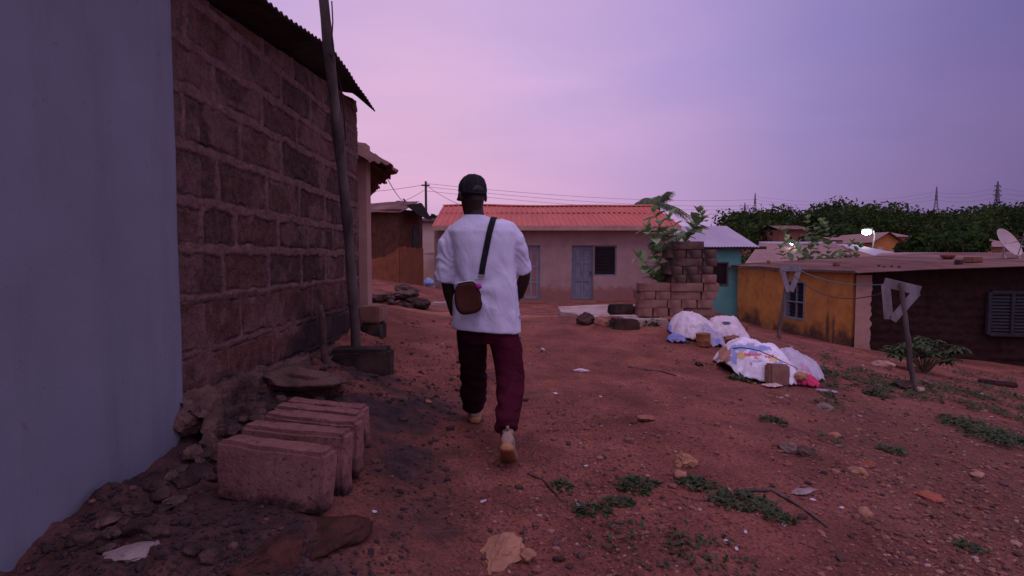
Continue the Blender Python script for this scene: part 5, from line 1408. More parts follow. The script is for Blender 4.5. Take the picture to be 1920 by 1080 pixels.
# arms tapering into hands
def arm(sh, el, wr): mb.tube([sh, sh.lerp(el, .5), el, el.lerp(wr, .35), wr.lerp(el, .12), wr], [.044, .044, .040, .041, .030, .027], 14)
arm(shL, elL, wrL); arm(shR, elR, wrR)
def hand(wr, d, nrm, side):
    """palm, four bent fingers of unequal length and a thumb from the side of the palm"""
    d = d.normalized(); ax = d.cross(nrm).normalized() * side; nr = ax.cross(d).normalized() * side
    nr = nrm.normalized()
    Mx = Matrix((ax, d, nr)).transposed()
    mb.ell(wr + d * .045, (.040, .055, .016), Mx, 14, 8)
    for k, (off, ln) in enumerate(((-.029, .062), (-.010, .074), (.009, .070), (.027, .055))):
        b0 = wr + d * .082 + ax * off
        p1 = b0 + d * ln * .45 + nr * .006; p2 = p1 + (d * .8 + nr * .6) * ln * .34; p3 = p2 + (d * .4 + nr * .9) * ln * .28
        mb.tube([b0 - d * .02, b0, p1, p2, p3], [.009, .0092, .0085, .0078, .0065], 8)
    t0 = wr + d * .025 - ax * .030; t1 = t0 - ax * .028 + d * .028 + nr * .008; t2 = t1 - ax * .006 + d * .030 + nr * .012
    mb.tube([t0 + ax * .012, t0, t1, t2], [.012, .0125, .0105, .008], 8)
hand(wrL, Vector((.25, .55, -.75)), Vector((.8, .3, .3)), 1)
hand(wrR, Vector((-.45, .75, -.55)), Vector((-.7, -.1, .2)), -1)
# legs and feet
mb.tube([hipL, hipL.lerp(kneeL, .5), kneeL, kneeL.lerp(ankL, .4), ankL], [.078, .070, .050, .044, .032], 14)
mb.tube([hipR, hipR.lerp(kneeR, .5), kneeR, kneeR.lerp(ankR, .4), ankR], [.078, .070, .050, .044, .032], 14)
toeL = Vector((ankL.x - .012, ankL.y + .16, gnd(ankL.x, ankL.y + .16) + .04)); toeR = L(956, 858, 3.22); toeR.z = gnd(toeR.x, toeR.y) + .035
mb.tube([ankL, ankL.lerp(toeL, .5) + Vector((0,0,-.02)), toeL], [.036, .036, .03], 12); mb.tube([ankR, ankR.lerp(toeR, .5), toeR], [.036, .036, .03], 12)
body = mb.build('body', m_skin, person, True); fuse(body, .0058, 3, .5)

# ---- shirt
mb = MB()
sp = [  # px left, px right, py, depth radius, y centre
 (847.5, 977, 619, .150, 3.555), (848.5, 976, 590, .150, 3.555), (851, 973, 555, .148, 3.55), (854, 968, 515, .142, 3.545), (852, 966, 480, .140, 3.54), (846, 966, 452, .138, 3.54), (841, 965, 434, .125, 3.535), (850, 955, 421, .108, 3.535), (860, 932, 411, .088, 3.535), (867, 914, 404.5, .074, 3.535), (868, 910, 401.5, .068, 3.535)]
rr_ = []
for xl, xr, py, ry, yc in sp:
    a, b = L(xl, py, yc), L(xr, py, yc); c = (a + b) / 2
    rr_.append(oring((c.x, yc, c.z), (b.x - a.x) / 2, ry, 36, 0, 2.4, -.085 if py > 600 else (-.05 if py > 570 else 0)))
mb.rings(rr_)
mb.tube([L(872, 424, 3.54), L(856, 436, 3.54), L(843, 458, 3.55), L(837, 490, 3.56), L(834.5, 524, 3.575), L(834, 529, 3.576)], [.042, .058, .070, .071, .071, .070], 20)
mb.tube([L(932, 420, 3.54), L(950, 430, 3.54), L(964, 450, 3.55), L(974, 477, 3.575), L(981, 505, 3.605), L(982.5, 510, 3.612)], [.042, .056, .064, .062, .058, .058], 20)
shirt = mb.build('shirt', m_shirt, person, True); fuse(shirt, .0075, 5, .5)
off = wloc(person)
hemz = L(912, 619, 3.55).z
for v in shirt.data.vertices:
    p = v.co + off; n = v.normal
    f = .0
    f += .013 * nz((p.x + .35 * p.z, p.y, p.z * .5), 5, 2)                         # long vertical drape
    f += .0035 * nz((p.x + .5 * p.z, p.y, p.z * .8), 15, 8)
    # pulls running from the strap and the bag
    q = p - L(880, 545, 3.4); dd = math.hypot(q.x, q.z); ang = math.atan2(q.z, q.x)
    f += .010 * math.exp(-dd / .22) * min(1, (dd / .11) ** 2) * math.sin(ang * 7 + 1) 
    # loose cloth gathers at the hem
    lo = max(0, 1 - (p.z - hemz) / .35); f += lo * .007 * math.sin(math.atan2(p.y - 3.55, p.x - off.x) * 9 + 5 * nz((p.x, p.y, 0), 2))
    # crumple in the sleeves near the elbow
    sl_ = max(0, abs(p.x - (off.x - .01)) - .17) / .08 if p.z > 1.03 else 0
    f += max(0, min(1, sl_)) * (.004 * math.sin(p.z * 60 + 30 * nz(p, 5)) * (1 if p.z < 1.33 else .2) + .008 * nz(p, 14, 4))
    # hems stay flat where they are stitched
    f *= max(.12, min(1, abs(p.z - (hemz + (.035 if p.x < off.x else 0) * min(1, (off.x - p.x) / .2))) / .07))
    if abs(p.x - off.x) > .19 and p.z > 1.0: f *= max(.15, min(1, abs(p.z - (L(834, 527, 3.575).z if p.x < off.x else L(982, 508, 3.61).z)) / .07))
    v.co += n * f
# ---- trousers
mb = MB()
pa, pb = L(855, 612, 3.55), L(974, 612, 3.55); pc = (pa + pb) / 2
mb.rings([oring((pc.x, 3.55, pc.z + dz), (pb.x - pa.x) / 2 * k * .93, .112 * k, 30) for dz, k in ((.10,.92),(.04,.98),(-.02,1),(-.07,.97),(-.11,.86))])
mb.tube([L(884, 618, 3.55), L(886, 655, 3.61), L(888, 700, 3.735), L(888, 735, 3.83), L(888, 756, 3.90), L(888, 765, 3.92)], [.098, .098, .089, .091, .082, .062], 22)
mb.tube([L(942, 620, 3.55), L(950, 660, 3.52), L(956, 708, 3.47), L(957, 750, 3.33), L(951, 785, 3.21), L(948.5, 800, 3.165), L(948.5, 806, 3.15)], [.100, .100, .088, .081, .071, .064, .054], 22)
tr_ = mb.build('trousers', m_trouser, person, True); fuse(tr_, .0085, 4, .5)
for v in tr_.data.vertices:
    p = v.co + off; n = v.normal
    left = p.x < L(915, 700, 3.6).x
    an = ankL if left else ankR; kn = kneeL if left else kneeR
    lowk = max(0, 1 - abs(p.z - an.z - .1) / .22)
    f = .010 * nz((p.x, p.y, p.z * 1.5), 9, 3) + lowk * .006 * math.sin(p.z * 62 + 9 * nz(p, 5) + (2 if left else 0)) + .004 * math.exp(-((p.z - kn.z) / .1) ** 2) * math.sin(p.z * 80 + p.x * 30)
    f += .010 * nz((p.x * .4, p.y, p.z), 6, 7)
    v.co += n * f
# ---- shoes
def shoe(ank, heelz, toe, pitch, yaw, s=1.0):
    """high shoe: upper as sections from heel to toe, sole wrapped under it; local +y to the toe, pivot at the ball of the foot"""
    M = Matrix.Translation(toe) @ Matrix.Rotation(yaw, 4, 'Z') @ Matrix.Rotation(-pitch, 4, 'X')
    secs = [(-.215,.020,.05,.030,.085),(-.205,.034,.035,.026,.12),(-.17,.040,.034,.026,.125),(-.13,.041,.034,.026,.115),(-.08,.041,.034,.026,.085),(-.03,.046,.032,.026,.062),(.03,.050,.03,.026,.05),(.07,.044,.03,.026,.046),(.092,.028,.032,.028,.042),(.098,.010,.034,.032,.038)]
    up = MB(); rr = []
    for y, w, _, z0, z1 in secs:
        ring = []
        for k in range(16):
            t = 2 * math.pi * k / 16; cx, sz = math.cos(t), math.sin(t)
            ring.append(M @ Vector((w * s * math.copysign(abs(cx) ** .8, cx) * (1 if sz < 0 else 1 - .35 * sz), y * s, ((z0 + z1) / 2 + (z1 - z0) / 2 * sz) * s)))
        rr.append(ring)
    up.rings(rr)
    col = [M @ Vector((0, -.165 * s, .10 * s)), M @ Vector((0, -.168 * s, .135 * s)), ank + (ank - (M @ Vector((0, -.16, .1)))).normalized() * .03]
    up.tube(col[:2] + [col[1].lerp(ank, .5)], [.036, .034, .030], 16)
    up.box(M @ Vector((0, -.214 * s, .145 * s)), (.018, .008, .055), M.to_3x3())
    u = up.build('shoe', m_shoe, person, True); 
    so_ = MB(); ss = [(-.225,.018,.0),(-.218,.034,-.004),(-.19,.043,-.004),(-.14,.045,0),(-.08,.044,.002),(-.03,.050,0),(.03,.055,0),(.075,.048,.004),(.098,.030,.012),(.106,.010,.018)]
    so_.rings([[M @ Vector((w * s * math.copysign(abs(math.cos(2*math.pi*k/16)) ** .5, math.cos(2*math.pi*k/16)), y * s, z0 + .022 + .022 * math.sin(2*math.pi*k/16))) for k in range(16)] for y, w, z0 in ss])
    so_.build('sole', m_sole, u, True)
    return u
tl = Vector((ankL.x + .0, ankL.y + .135, gnd(ankL.x, ankL.y + .10) + .004)); shoe(ankL, 0, tl, R(3), R(3))
tr2 = L(954, 866, 3.215); tr2.z = gnd(tr2.x, tr2.y) + .012
v_ = ankR - tr2; pit = math.atan2(v_.z, math.hypot(v_.x, v_.y)) - R(26)
shoe(ankR, 0, tr2, R(35), R(-4))
# ---- cap
mb = MB()
capr = [(-.014,.084,.104,-.005),(.01,.0855,.105,-.004),(.03,.086,.105,-.004),(.06,.083,.101,-.006),(.09,.072,.088,-.008),(.112,.052,.064,-.010),(.124,.026,.034,-.010),(.127,.004,.006,-.010)]
mb.rings([[hp(rx * math.cos(2*math.pi*k/28), yo + ry * math.sin(2*math.pi*k/28), z + (.014 * math.sin(2*math.pi*k/28)) * (1 if z < .08 else .3) + .004) for k in range(28)] for z, rx, ry, yo in capr])
cap = mb.build('cap', m_black, person, True)
mb = MB()
brim = []
for j in range(9):
    row = []
    for i in range(15):
        a = R(-68) + R(136) * i / 14; e = j / 8
        rx, ry = .083 + .004 * e, .100 + .075 * e
        row.append(hp(rx * math.sin(a) * (1 + .05 * e), -.004 + ry * math.cos(a), .022 - .018 * e - .020 * (math.sin(a) ** 2) * e))
    brim.append(row)
i0 = 0
for j in range(8):
    for i in range(14): mb.face((brim[j][i], brim[j][i+1], brim[j+1][i+1], brim[j+1][i]))
br = mb.build('brim', m_black, cap, True); s = br.modifiers.new('t', 'SOLIDIFY'); s.thickness = .004
mb = MB(); mb.ell(hp(0, -.010, .1275), (.009, .009, .005)); mb.build('button', m_black, cap, True)
for k in range(6):
    a = R(30 + 60 * k); mb = MB()
    mb.tube([hp(rx * 1.012 * math.cos(a), yo + ry * 1.012 * math.sin(a), z + (.014 * math.sin(a)) * (1 if z < .08 else .3) + .005) for z, rx, ry, yo in capr[1:]], .0022, 5)
    mb.build('seam', m_wire, cap)
mb = MB(); mb.add([hp(0, -.1115, .016)] + [hp(.034 * math.cos(t_), -.1085 + .005 * abs(math.cos(t_)), .004 + .034 * math.sin(t_)) for t_ in [math.pi * i / 12 for i in range(13)]], [(0, i, i + 1) for i in range(1, 13)]); mb.build('back_opening', m_skin, cap)
mb = MB(); mb.tube([hp(.079 * math.cos(a), -.006 - .104 * abs(math.sin(a)) - .001, -.004 + .010 * math.cos(a * 2)) for a in [R(25) + R(130) * i / 12 for i in range(13)]], .006, 6); mb.build('strap', m_black, cap, True)

# ---- sling bag, strap and charm (the bag hangs from the person and is a thing of its own)
dg = bpy.context.evaluated_depsgraph_get()
sv = [v.co + off for v in shirt.data.vertices]; sf = [tuple(p.vertices) for p in shirt.data.polygons]
SB = BVHTree.FromPolygons([tuple(v) for v in sv], sf)
bc = L(877, 558, 3.345)
bag = thing('sling_bag', bc, 'small dark brown rounded sling bag on a black strap at the walker\'s lower back', 'bag')
Bm = Matrix.Translation(bc) @ Matrix.Rotation(R(6), 4, 'Z') @ Matrix.Rotation(R(-9), 4, 'Y')
mb = MB()
def bring(y, k):
    out = []
    for i in range(32):
        t = 2 * math.pi * i / 32; cx, sz = math.cos(t), math.sin(t)
        x = .080 * k * math.copysign(abs(cx) ** .62, cx); z = .097 * k * math.copysign(abs(sz) ** .62, sz)
        if z > 0: x *= 1 - .16 * (z / .097)
        out.append(Bm @ Vector((x, y, z)))
    return out
mb.rings([bring(-.040, .70), bring(-.044, .86), bring(-.036, .97), bring(-.02, 1.0), bring(.02, 1.0), bring(.036, .96), bring(.042, .8)])
mb.build('pouch', m_bag, bag, True)
mb = MB(); mb.tube([Bm @ Vector((-.062 + .124 * i / 10, -.024, .0985 - .012 * abs(i / 5 - 1) ** 3)) for i in range(11)], .0035, 6); mb.build('zipper', m_metal, bag)
mb = MB(); mb.tube([v for v in bring(-.036, .985)] , .003, 5); mb.build('piping', m_black, bag)
def on_shirt(px, py, back=True):
    if back:
        o_ = Vector((0, 0, CAM_H)); d_ = ray(px, py).normalized(); h = SB.ray_cast(o_ + d_ * 2.5, d_)
        return h[0] + h[1] * .004, h[1]
    o_ = P(px, py, 4.6); d_ = -ray(px, py).normalized(); h = SB.ray_cast(o_, d_)
    return h[0] + h[1] * .004, h[1]
pts_, nrs = [], []
for px, py in ((903,515),(905,500),(908,485),(911,470),(914,455),(917,440),(920,428),(923,418),(925,411)):
    h, n = on_shirt(px, py); pts_.append(h); nrs.append(n)
# over the shoulder and down the chest to the other side of the bag
top = pts_[-1]; pts_.append(Vector((top.x + .004, 3.53, SB.ray_cast(Vector((top.x + .004, 3.53, 2.0)), Vector((0, 0, -1)))[0].z + .004))); nrs.append(Vector((0, 0, 1)))
for px, py in ((920,430),(908,455),(895,480),(880,505),(866,528),(858,540)):
    h = SB.ray_cast(P(px, py, 4.6), -ray(px, py).normalized())
    if h[0] is not None: pts_.append(h[0] + h[1] * .004); nrs.append(h[1])
mb = MB(); hw_ = .0185; prev = None
for k, (p, n) in enumerate(zip(pts_, nrs)):
    tan = (pts_[min(k + 1, len(pts_) - 1)] - pts_[max(k - 1, 0)]).normalized()
    n2 = sum((nrs[j] for j in range(max(0, k - 2), min(len(nrs), k + 3))), Vector()).normalized()
    sd_ = tan.cross(n2).normalized()
    row = [p - sd_ * hw_ + n2 * .002, p + sd_ * hw_ + n2 * .002, p + sd_ * hw_ + n2 * .006, p - sd_ * hw_ + n2 * .006]
    if prev: 
        for i in range(4): mb.face((prev[i], prev[(i+1)%4], row[(i+1)%4], row[i]))
    else: mb.face(row)
    prev = row
mb.face(prev)
# lower side strap from the chest round the waist to the bag
mb.build('strap', m_black, bag)
s0 = pts_[0]; ring_ = Bm @ Vector((.055, -.018, .10))
mb = MB(); mb.box(s0 + Vector((0, -.006, -.004)), (.042, .007, .010)); mb.build('buckle', m_metal, bag); mb = MB(); mb.tube([s0 + Vector((-.010, -.006, -.010)), s0 + Vector((-.012, -.008, -.028)), s0 + Vector((.008, -.008, -.028)), s0 + Vector((.010, -.006, -.010))], .0025, 6); mb.tube([s0 + Vector((-.002, -.008, -.028)), ring_], .003, 6)
mb.build('strap_hook', m_metal, bag)
cc_ = L(898, 537, 3.30); mb = MB()
bmx = bmesh.new(); bmesh.ops.create_icosphere(bmx, subdivisions=3, radius=.017)
for v in bmx.verts: v.co *= 1 + .25 * nz(v.co, 160)
bmx.verts.index_update(); mb.add([v.co for v in bmx.verts], [[v.index for v in f.verts] for f in bmx.faces], Matrix.Translation(cc_)); bmx.free()
mb.build('pompom', m_charm, bag, True)
# ------------------------------------------------------------------ far things: trees, houses, poles, lamps, pylons
def crown(mb, c, r, n, size, lo=.0):
    dt = rng.normal(0, .16)
    """leaf faces through an uneven crown: a few lobes, each shell-weighted"""
    lobes = [(c + Vector((rng.normal(0, .42) * r[0], rng.normal(0, .42) * r[1], rng.uniform(-.25, .55) * r[2])), rng.uniform(.40, .68)) for _ in range(7)]
    for _ in range(n):
        lc, k = lobes[rng.integers(0, len(lobes))]
        d = Vector(rng.normal(0, 1, 3)).normalized(); q = rng.random() ** .4
        p = lc + Vector((d.x * r[0], d.y * r[1], d.z * r[2])) * (k * q)
        nrm = (d + Vector(rng.normal(0, .6, 3))).normalized(); a = nrm.orthogonal().normalized(); b = nrm.cross(a)
        s = size * rng.uniform(.5, 1.3); an = rng.uniform(0, 6.28); e, f = a * math.cos(an) + b * math.sin(an), b * math.cos(an) - a * math.sin(an)
        mb.face((p - e * s, p - f * s * .55, p + e * s, p + f * s * .55), float(np.clip(rng.normal(.42, .22) + dt + .15 * d.z, 0, 1)))
def tree(px, pybase, pytop, wpx, Y, label, cat='tree', group=None, mat=None, flat=False, n=1500, size=None, name='bushy_tree'):
    b = P(px, pybase, Y); zt_ = P(px, pytop, Y).z; b.z = gz(b.x, b.y)
    root = thing(name, b, label, cat, group)
    W_ = wpx / pxm(Y) / 2; H = zt_ - b.z
    mb = MB()
    ch = min(H * .5, W_ * (.35 if flat else .9)); cc = Vector((b.x, b.y, zt_ - ch * .9))
    mb.tube([b - Vector((0,0,.3)), b.lerp(cc, .5) + Vector((.05 * W_, 0, 0)), cc], [.09 * W_ + .04, .06 * W_ + .03, .03 * W_ + .02], 7)
    for k in range(5):
        a = k * 1.3; mb.tube([b.lerp(cc, .55), cc + Vector((math.cos(a) * W_ * .6, math.sin(a) * W_ * .6, ch * .2))], [.04 * W_, .015 * W_], 5)
    mb.build('trunk', m_bark, root)
    lv = MB(); crown(lv, cc, (W_ * .8, W_ * .8, ch * .75), n, size or W_ * .09); lv.build('crown', mat or m_leaf_tree, root)
    return root
tree(1768, 482, 418, 150, 42, 'broad dark green tree behind the sheet roofs, left half of the dark clump', n=3000, size=.26)
tree(1808, 490, 424, 90, 34, 'rounded dark green tree right beside the red brown roof block', n=2600, size=.22)
tree(1720, 485, 438, 90, 50, 'lower dark tree between the orange gabled house and the broad dark tree', n=1500, size=.3)
tree(1600, 478, 452, 70, 40, 'low yellow green tree lit by the white lamp', n=900, size=.22)
tree(1752, 440, 400, 62, 215, 'flat topped umbrella shaped tree standing on the wooded ridge', flat=True, n=700, size=1.0, name='umbrella_tree')
tree(1872, 430, 397, 22, 215, 'small rounded tree on the ridge at the foot of the big pylon', n=300, size=.9)
tree(1837, 425, 404, 10, 215, 'tiny lone tree sticking up from the ridge left of the big pylon', n=120, size=.6)
tree(1545, 430, 391, 60, 205, 'tallest clump of trees on the wooded ridge above the shrub', n=700, size=1.1, flat=True)
tree(1615, 430, 394, 50, 205, 'second clump of trees on the ridge right of the tallest one', n=600, size=1.1, flat=True)
tree(1398, 440, 404, 22, 180, 'small round tree at the far left end of the wooded ridge', n=250, size=.8)
tree(745, 420, 372, 34, 48, 'bare scrubby treetop behind the small mud house roof', n=60, size=.35)
tree(815, 430, 402, 30, 45, 'dark treetop between the mud house roof and the orange roof', n=300, size=.3)
mb = MB()
for i in range(420):
    az = rng.uniform(.385, 1.02); Y = 70 + 150 * rng.random() ** .75; x = az * Y; z = gz(x, Y)
    if Y < 110 and (.50 < az < .56 or .62 < az < .76 or .85 < az < .95): continue
    r = (1.4 + 3.8 * rng.random() ** 2.2) * (.7 + Y / 400)
    crown(mb, Vector((x, Y, z + r * .75)), (r * 1.2, r * 1.2, r * .85), 260, .26 + Y / 560)
o = mb.build('forest', m_leaf_hill, None, at=(100, 150, 8)); tag(o, kind='stuff')
mb = MB(); 
# bushes and low growth in the valley between the houses
for i in range(150):
    az = rng.uniform(.40, 1.0); Y = rng.uniform(44, 70); x = az * Y; z = gz(x, Y)
    if .47 < az < .53 or .64 < az < .73 or .84 < az < .93: continue
    r = rng.uniform(.8, 2.0); crown(mb, Vector((x, Y, z + r * .6)), (r * 1.2, r * 1.2, r * .8), 200, .19)
o = mb.build('valley_bushes', m_leaf_hill, None, at=(40, 55, 0)); tag(o, kind='stuff')

m_gable = M_('orange_house_wall', (.55,.24,.075), (.45,.19,.07), 2, .9, .2, .2, .01)
def far_house(x0, x1, ybase, yeave, yridge, Y, label, wall, roof, wins, gable=False, dep=7):
    a, b = P(x0, ybase, Y), P(x1, ybase, Y); ze, zr = P(x0, yeave, Y).z, P(x0, yridge, Y + dep / 2).z; g = min(gz(a.x, a.y), gz(b.x, b.y)) - 1
    root = thing('far_house', Vector(((a.x + b.x) / 2, Y, g)), label, 'house')
    mb = MB(); mb.box(((a.x+b.x)/2, Y + dep/2, (g + ze)/2), (b.x - a.x, dep, ze - g))
    mx_ = (a.x + b.x) / 2
    if gable: mb.add([(a.x, Y, ze), (b.x, Y, ze), (mx_, Y, zr), (a.x, Y + dep, ze), (b.x, Y + dep, ze), (mx_, Y + dep, zr)], [(0,1,2),(5,4,3)])
    mb.build('wall', wall, root)
    mb = MB(); o_ = .5
    if gable:
        mb.quad((a.x - o_, Y - o_, ze - .15), (mx_, Y - o_, zr + .05), (mx_, Y + dep + o_, zr + .05), (a.x - o_, Y + dep + o_, ze - .15), -.08); mb.quad((mx_ + .002, Y - o_, zr + .05), (b.x + o_, Y - o_, ze - .15), (b.x + o_, Y + dep + o_, ze - .15), (mx_ + .002, Y + dep + o_, zr + .05), -.08)
    else:
        mb.quad((a.x - o_, Y - o_, ze), (b.x + o_, Y - o_, ze), (b.x + o_ * .5, Y + dep/2, zr), (a.x - o_ * .5, Y + dep/2, zr), -.08); mb.quad((b.x + o_, Y + dep + o_, ze), (a.x - o_, Y + dep + o_, ze), (a.x - o_ * .5, Y + dep/2 + .002, zr), (b.x + o_ * .5, Y + dep/2 + .002, zr), -.08)
    mb.build('roof', roof, root)
    for (u0, u1, v0, v1, mt) in wins:
        xa, xb = a.x + (b.x - a.x) * u0, a.x + (b.x - a.x) * u1; za, zb_ = g + (ze - g) * v0, g + (ze - g) * v1
        mb = MB(); mb.box(((xa+xb)/2, Y - .02, (za+zb_)/2), (xb - xa, .1, zb_ - za)); mb.build('window', mt, root)
far_house(1638, 1684, 476, 452, 439, 62, 'small orange gabled house beyond the roofs right of the bright lamp', m_gable, m_zinc_pink, [(.15,.35,.55,.85,m_whitewash),(.6,.8,.45,.75,m_whitewash)], True, 8)
far_house(1656, 1700, 470, 444, 436, 74, 'house with a pale pink roof just behind the orange gabled house', m_tan, m_zinc_pink, [(.3,.5,.5,.8,m_dark)])
far_house(1462, 1512, 456, 430, 423, 78, 'reddish brown far house half hidden behind the leafy shrub', m_brownhouse, m_roof_rust, [(.3,.45,.5,.8,m_dark),(.7,.82,.5,.8,m_dark)], False, 6)
far_house(1560, 1580, 462, 450, 445, 60, 'tiny pale hut left of the bright lamp', m_whitewash, m_zinc_pink, [(.3,.6,.4,.8,m_dark)], False, 3)
far_house(1835, 1905, 490, 463, 447, 48, 'tan house with a dark porch behind the satellite dish', m_tan, m_zinc_pink, [(.36,.62,.55,.9,m_dark)], False, 7)
# lamps
m_lampw = bpy.data.materials.new('lit_lamp'); nt_ = NT(m_lampw); e = nt_.new('ShaderNodeEmission'); e.inputs['Color'].default_value = (.95,1,.88,1); e.inputs['Strength'].default_value = 30; nt_.link(e.outputs[0], nt_.n['Material Output'].inputs['Surface'])
def lamp(px, py, Y, r, h, power, label):
    p = P(px, py, Y); b = Vector((p.x, p.y, gz(p.x, p.y)))
    root = thing('street_lamp', b, label, 'lamp')
    MB().tube([b, Vector((p.x + .7 * r / .3, p.y, p.z - .3)), Vector((p.x + .6 * r / .3, p.y, p.z + .1)), p + Vector((0, 0, .12))], [.07, .05, .04, .03], 7).build('post', m_steel, root)
    mb = MB(); mb.box(p + Vector((0, 0, r * .9)), (r * 2.6, r * 1.6, r * .5), bev=r*.1); mb.build('hood', m_steel, root)
    mb = MB(); mb.ell(p, (r * 1.25, r, r * .8)); mb.build('bulb', m_lampw, root, True)
    l = bpy.data.lights.new('lamp_light', 'POINT'); l.energy = power; l.color = (.95, 1, .85); l.shadow_soft_size = r
    lo = bpy.data.objects.new('lamp_light', l); COL.objects.link(lo); lo.parent = root; lo.location = p - b + Vector((0, -r * 1.6, -r * .6))
lamp(1625, 435, 38, .24, 0, 25, 'brightly lit white street lamp above the sheet roofs at right')
lamp(1485, 457, 30.5, .075, 0, 3, 'small yellowish lit lamp among the shrub leaves')
# utility pole and wires on the left
up_ = P(799, 420, 34); zt_ = P(799, 340, 34).z; b = Vector((up_.x, up_.y, gz(up_.x, up_.y)))
upo = thing('utility_pole', b, 'thin dark utility pole rising behind the mud house and orange roof', 'pole')
MB().tube([b, Vector((up_.x, up_.y, zt_))], [.10, .07], 8).build('post', m_roof_dark, upo, True)
mb = MB(); mb.box((up_.x, up_.y - .1, zt_ - .25), (.5, .08, .08)); mb.build('crossarm', m_roof_dark, upo)
def wire(a, b, sag, r, label, grp=None):
    pts_ = [a.lerp(b, k / 24) - Vector((0, 0, sag * 4 * (k/24) * (1 - k/24))) for k in range(25)]
    o = MB().tube(pts_, r, 5).build('power_line', m_wire, None, at=a); tag(o, label, 'power line', grp)
T = Vector((up_.x, up_.y - .1, zt_ - .2))
wire(T, P(640, 362, 30), .1, .012, 'uppermost wire running left from the utility pole'); wire(T + Vector((0,0,-.3)), P(640, 408, 26), .3, .012, 'lower wire slanting down left from the utility pole')
wire(T, P(900, 396, 26), .2, .012, 'wire slanting down right from the utility pole behind the cap')
for k, (ya, yb) in enumerate(((344, 374), (350, 385), (358, 392))): wire(P(799, ya, 36), P(1420, yb, 60), .5, .011, ['highest', 'middle', 'lowest'][k] + ' of the three faint wires running right above the orange roof')
wire(P(720, 323, 7.1), P(765, 380, 16.5), .12, .006, 'thin cable from the ragged eave down to the mud house roof')
# pylons
m_pyl = M_('pylon_steel', (.16,.14,.17), None, 10, .7, .3, 0)
def pylon(px, ytop, ybase, Y, label, arms=3, yaw=.2, w=1.0):
    t = P(px, ytop, Y); b = P(px, ybase, Y); H = t.z - b.z; b.z -= H * .25; H *= 1.25
    root = thing('transmission_pylon', b, label, 'pylon', 'power pylons on the ridge')
    rz = Matrix.Rotation(yaw, 3, 'Z'); th = .0009 * Y * w
    hw = lambda s: H * (.095 * (1 - s / .62) + .022 if s < .62 else .022 * (1 - (s - .62) / .38) + .004)
    pt = lambda i, s: b + rz @ Vector(((1 if i in (0, 3) else -1) * hw(s), (1 if i in (0, 1) else -1) * hw(s), H * s))
    mb = MB(); lv = [0, .14, .27, .38, .48, .56, .63, .70, .78, .86, .94, 1]
    for i in range(4):
        mb.tube([pt(i, s) for s in lv], th, 4)
        for s0, s1 in zip(lv, lv[1:]):
            mb.tube([pt(i, s0), pt((i + 1) % 4, s1)], th * .55, 3); mb.tube([pt((i + 1) % 4, s0), pt(i, s1)], th * .55, 3)
    mb.build('lattice_mast', m_pyl, root)
    for k in range(arms):
        s = .70 + .10 * k; hw_ = H * (.13 - .015 * k); mb = MB()
        for sg in (-1, 1):
            tip = b + rz @ Vector((sg * hw_, 0, H * s)); 
            mb.tube([b + rz @ Vector((0, 0, H * (s + .03))), tip], th * .7, 4); mb.tube([b + rz @ Vector((0, 0, H * (s - .005))), tip], th * .7, 4); mb.tube([tip, tip - Vector((0, 0, H * .035))], th * .8, 4)
        mb.build('crossarm', m_pyl, root)
    return b, H
pylon(1868, 340, 408, 300, 'largest lattice pylon, at the right end of the ridge', 3, .3)
pylon(1754, 350, 412, 340, 'second lattice pylon, above the umbrella shaped tree', 3, .9, .8)
pylon(1415, 362, 408, 380, 'slim lattice pylon above the left end of the ridge', 3, 1.1, .6)
pylon(1396, 380, 410, 520, 'smallest and farthest pylon left of the slim one', 2, .7, .5)
for k in range(3):
    a = P(1868, 352 + 9 * k, 300); m1 = P(1754, 360 + 7 * k, 340); c_ = P(1415, 368 + 6 * k, 380)
    pts_ = []
    for u, v, sg in ((P(2060, 356 + 9 * k, 285), a, 2), (a, m1, 2), (m1, c_, 5)):
        pts_ += [u.lerp(v, i / 16) - Vector((0, 0, sg * 4 * (i/16) * (1 - i/16))) for i in range(16)]
    pts_.append(c_)
    o = MB().tube(pts_, .05, 4).build('power_line', m_pyl, None, at=a); tag(o, ['uppermost', 'middle', 'lowest'][k] + ' long wire strung between the pylons', 'power line', 'wires between the pylons')
SKY_STOPS = [(0, (.42,.35,.68)), (.40, (.46,.38,.76)), (.54, (.50,.42,.82)), (.62, (.46,.38,.76)), (.70, (.22,.18,.45)), (.77, (.135,.108,.29)), (.84, (.21,.165,.395)), (.89, (.29,.23,.51)), (.95, (.46,.335,.645)), (.985, (.59,.41,.70)), (1, (.68,.45,.70))]
SKY_GAIN, SUN_E, SUN_C, EXPO = 10.0, 1.08, (.95, .70, .98), 0.0
# ------------------------------------------------------------------ sky, sun, camera
W = bpy.data.worlds.new('World'); scene.world = W; W.use_nodes = True
nt = NT(W); 
bg = nt.n['Background']
SUN_EL, SUN_AZ = R(73), R(190)
sky = nt.new('ShaderNodeTexSky'); sky.sky_type = 'NISHITA'; sky.sun_disc = False; sky.sun_elevation = SUN_EL; sky.sun_rotation = SUN_AZ
geo = nt.new('ShaderNodeTexCoord')
nrm = nt.new('ShaderNodeVectorMath', operation='NORMALIZE'); nt.link(geo.outputs['Generated'], nrm.inputs[0])
dot = nt.new('ShaderNodeVectorMath', operation='DOT_PRODUCT'); nt.link(nrm.outputs[0], dot.inputs[0])
gd = ray(740, 190).normalized(); dot.inputs[1].default_value = gd
t01 = math_(nt, 'MULTIPLY_ADD', dot.outputs['Value'], .5); nt.n[-1].inputs[2].default_value = .5
glow = ramp(nt, t01, SKY_STOPS)
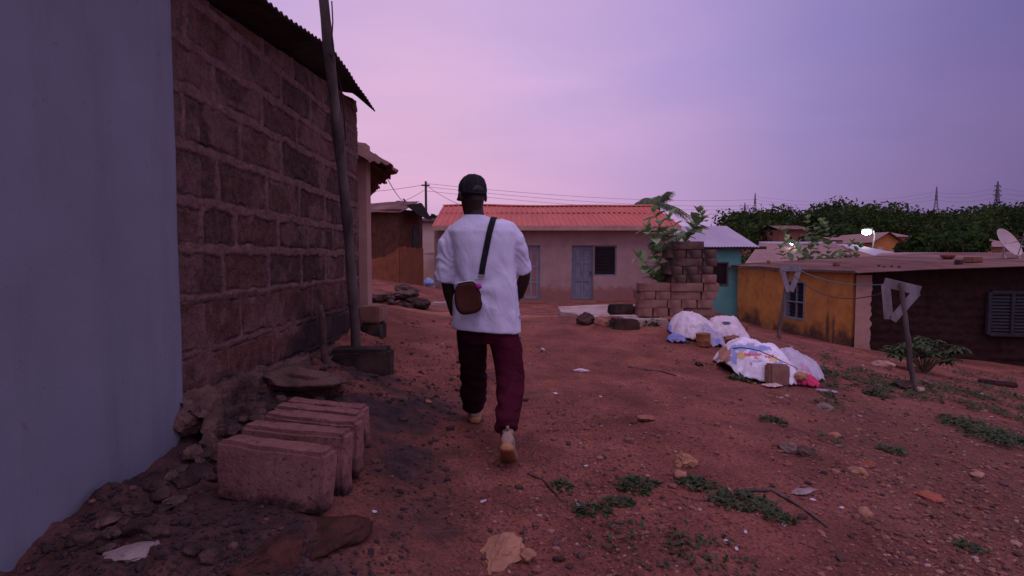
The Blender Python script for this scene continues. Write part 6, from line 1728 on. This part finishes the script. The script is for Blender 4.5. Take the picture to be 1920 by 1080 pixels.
sepn = nt.new('ShaderNodeSeparateXYZ'); nt.link(nrm.outputs[0], sepn.inputs[0])
hor = ramp(nt, math_(nt, 'ABSOLUTE', sepn.outputs['Z']), [(0, (1.08,.94,.84)), (.10, (1.06,.97,.90)), (.30, (1,1,1))])
col = mix(nt, 1, glow, hor, 'MULTIPLY')
ns = nt.new('ShaderNodeTexNoise'); ns.inputs['Scale'].default_value = 1.5; ns.inputs['Detail'].default_value = 6; ns.inputs['Distortion'].default_value = .4; mpp = nt.new('ShaderNodeMapping'); mpp.inputs['Scale'].default_value = (1, 1, 4.5); mpp.inputs['Rotation'].default_value = (0, R(-22), 0); nt.link(nrm.outputs[0], mpp.inputs[0]); nt.link(mpp.outputs[0], ns.inputs['Vector'])
col = mix(nt, 1, col, ramp(nt, ns.outputs['Fac'], [(.38, (.95,.96,.99)), (.5, (1,1,1)), (.66, (1.12,1.06,1.03))]), 'MULTIPLY')
col10 = mix(nt, 1, col, (SKY_GAIN,)*3, 'MULTIPLY')
add = mix(nt, 1, col10, mix(nt, 1, sky.outputs[0], (.008,.005,.008), 'MULTIPLY'), 'ADD')
nt.link(add, bg.inputs['Color']); bg.inputs['Strength'].default_value = .1
sun = bpy.data.lights.new('sun', 'SUN'); sun.energy = SUN_E; sun.angle = R(70); sun.color = SUN_C
so = bpy.data.objects.new('sun', sun); COL.objects.link(so)
d = Vector((math.sin(SUN_AZ) * math.cos(SUN_EL), math.cos(SUN_AZ) * math.cos(SUN_EL), math.sin(SUN_EL)))
so.rotation_euler = d.to_track_quat('Z', 'Y').to_euler(); so.location = d * 50

cam = bpy.data.cameras.new('camera'); cam.sensor_width = 36; cam.lens = 36 * FPX / 1920; cam.clip_end = 3000; cam.clip_start = .05
co = bpy.data.objects.new('camera', cam); COL.objects.link(co); co.location = (0, 0, CAM_H); co.rotation_euler = (math.pi / 2 - PITCH, 0, 0)
scene.camera = co
vs = scene.view_settings; vs.view_transform = 'Standard'; vs.look = 'None'; vs.exposure = EXPO; vs.gamma = 1
scene.cycles.use_denoising = True
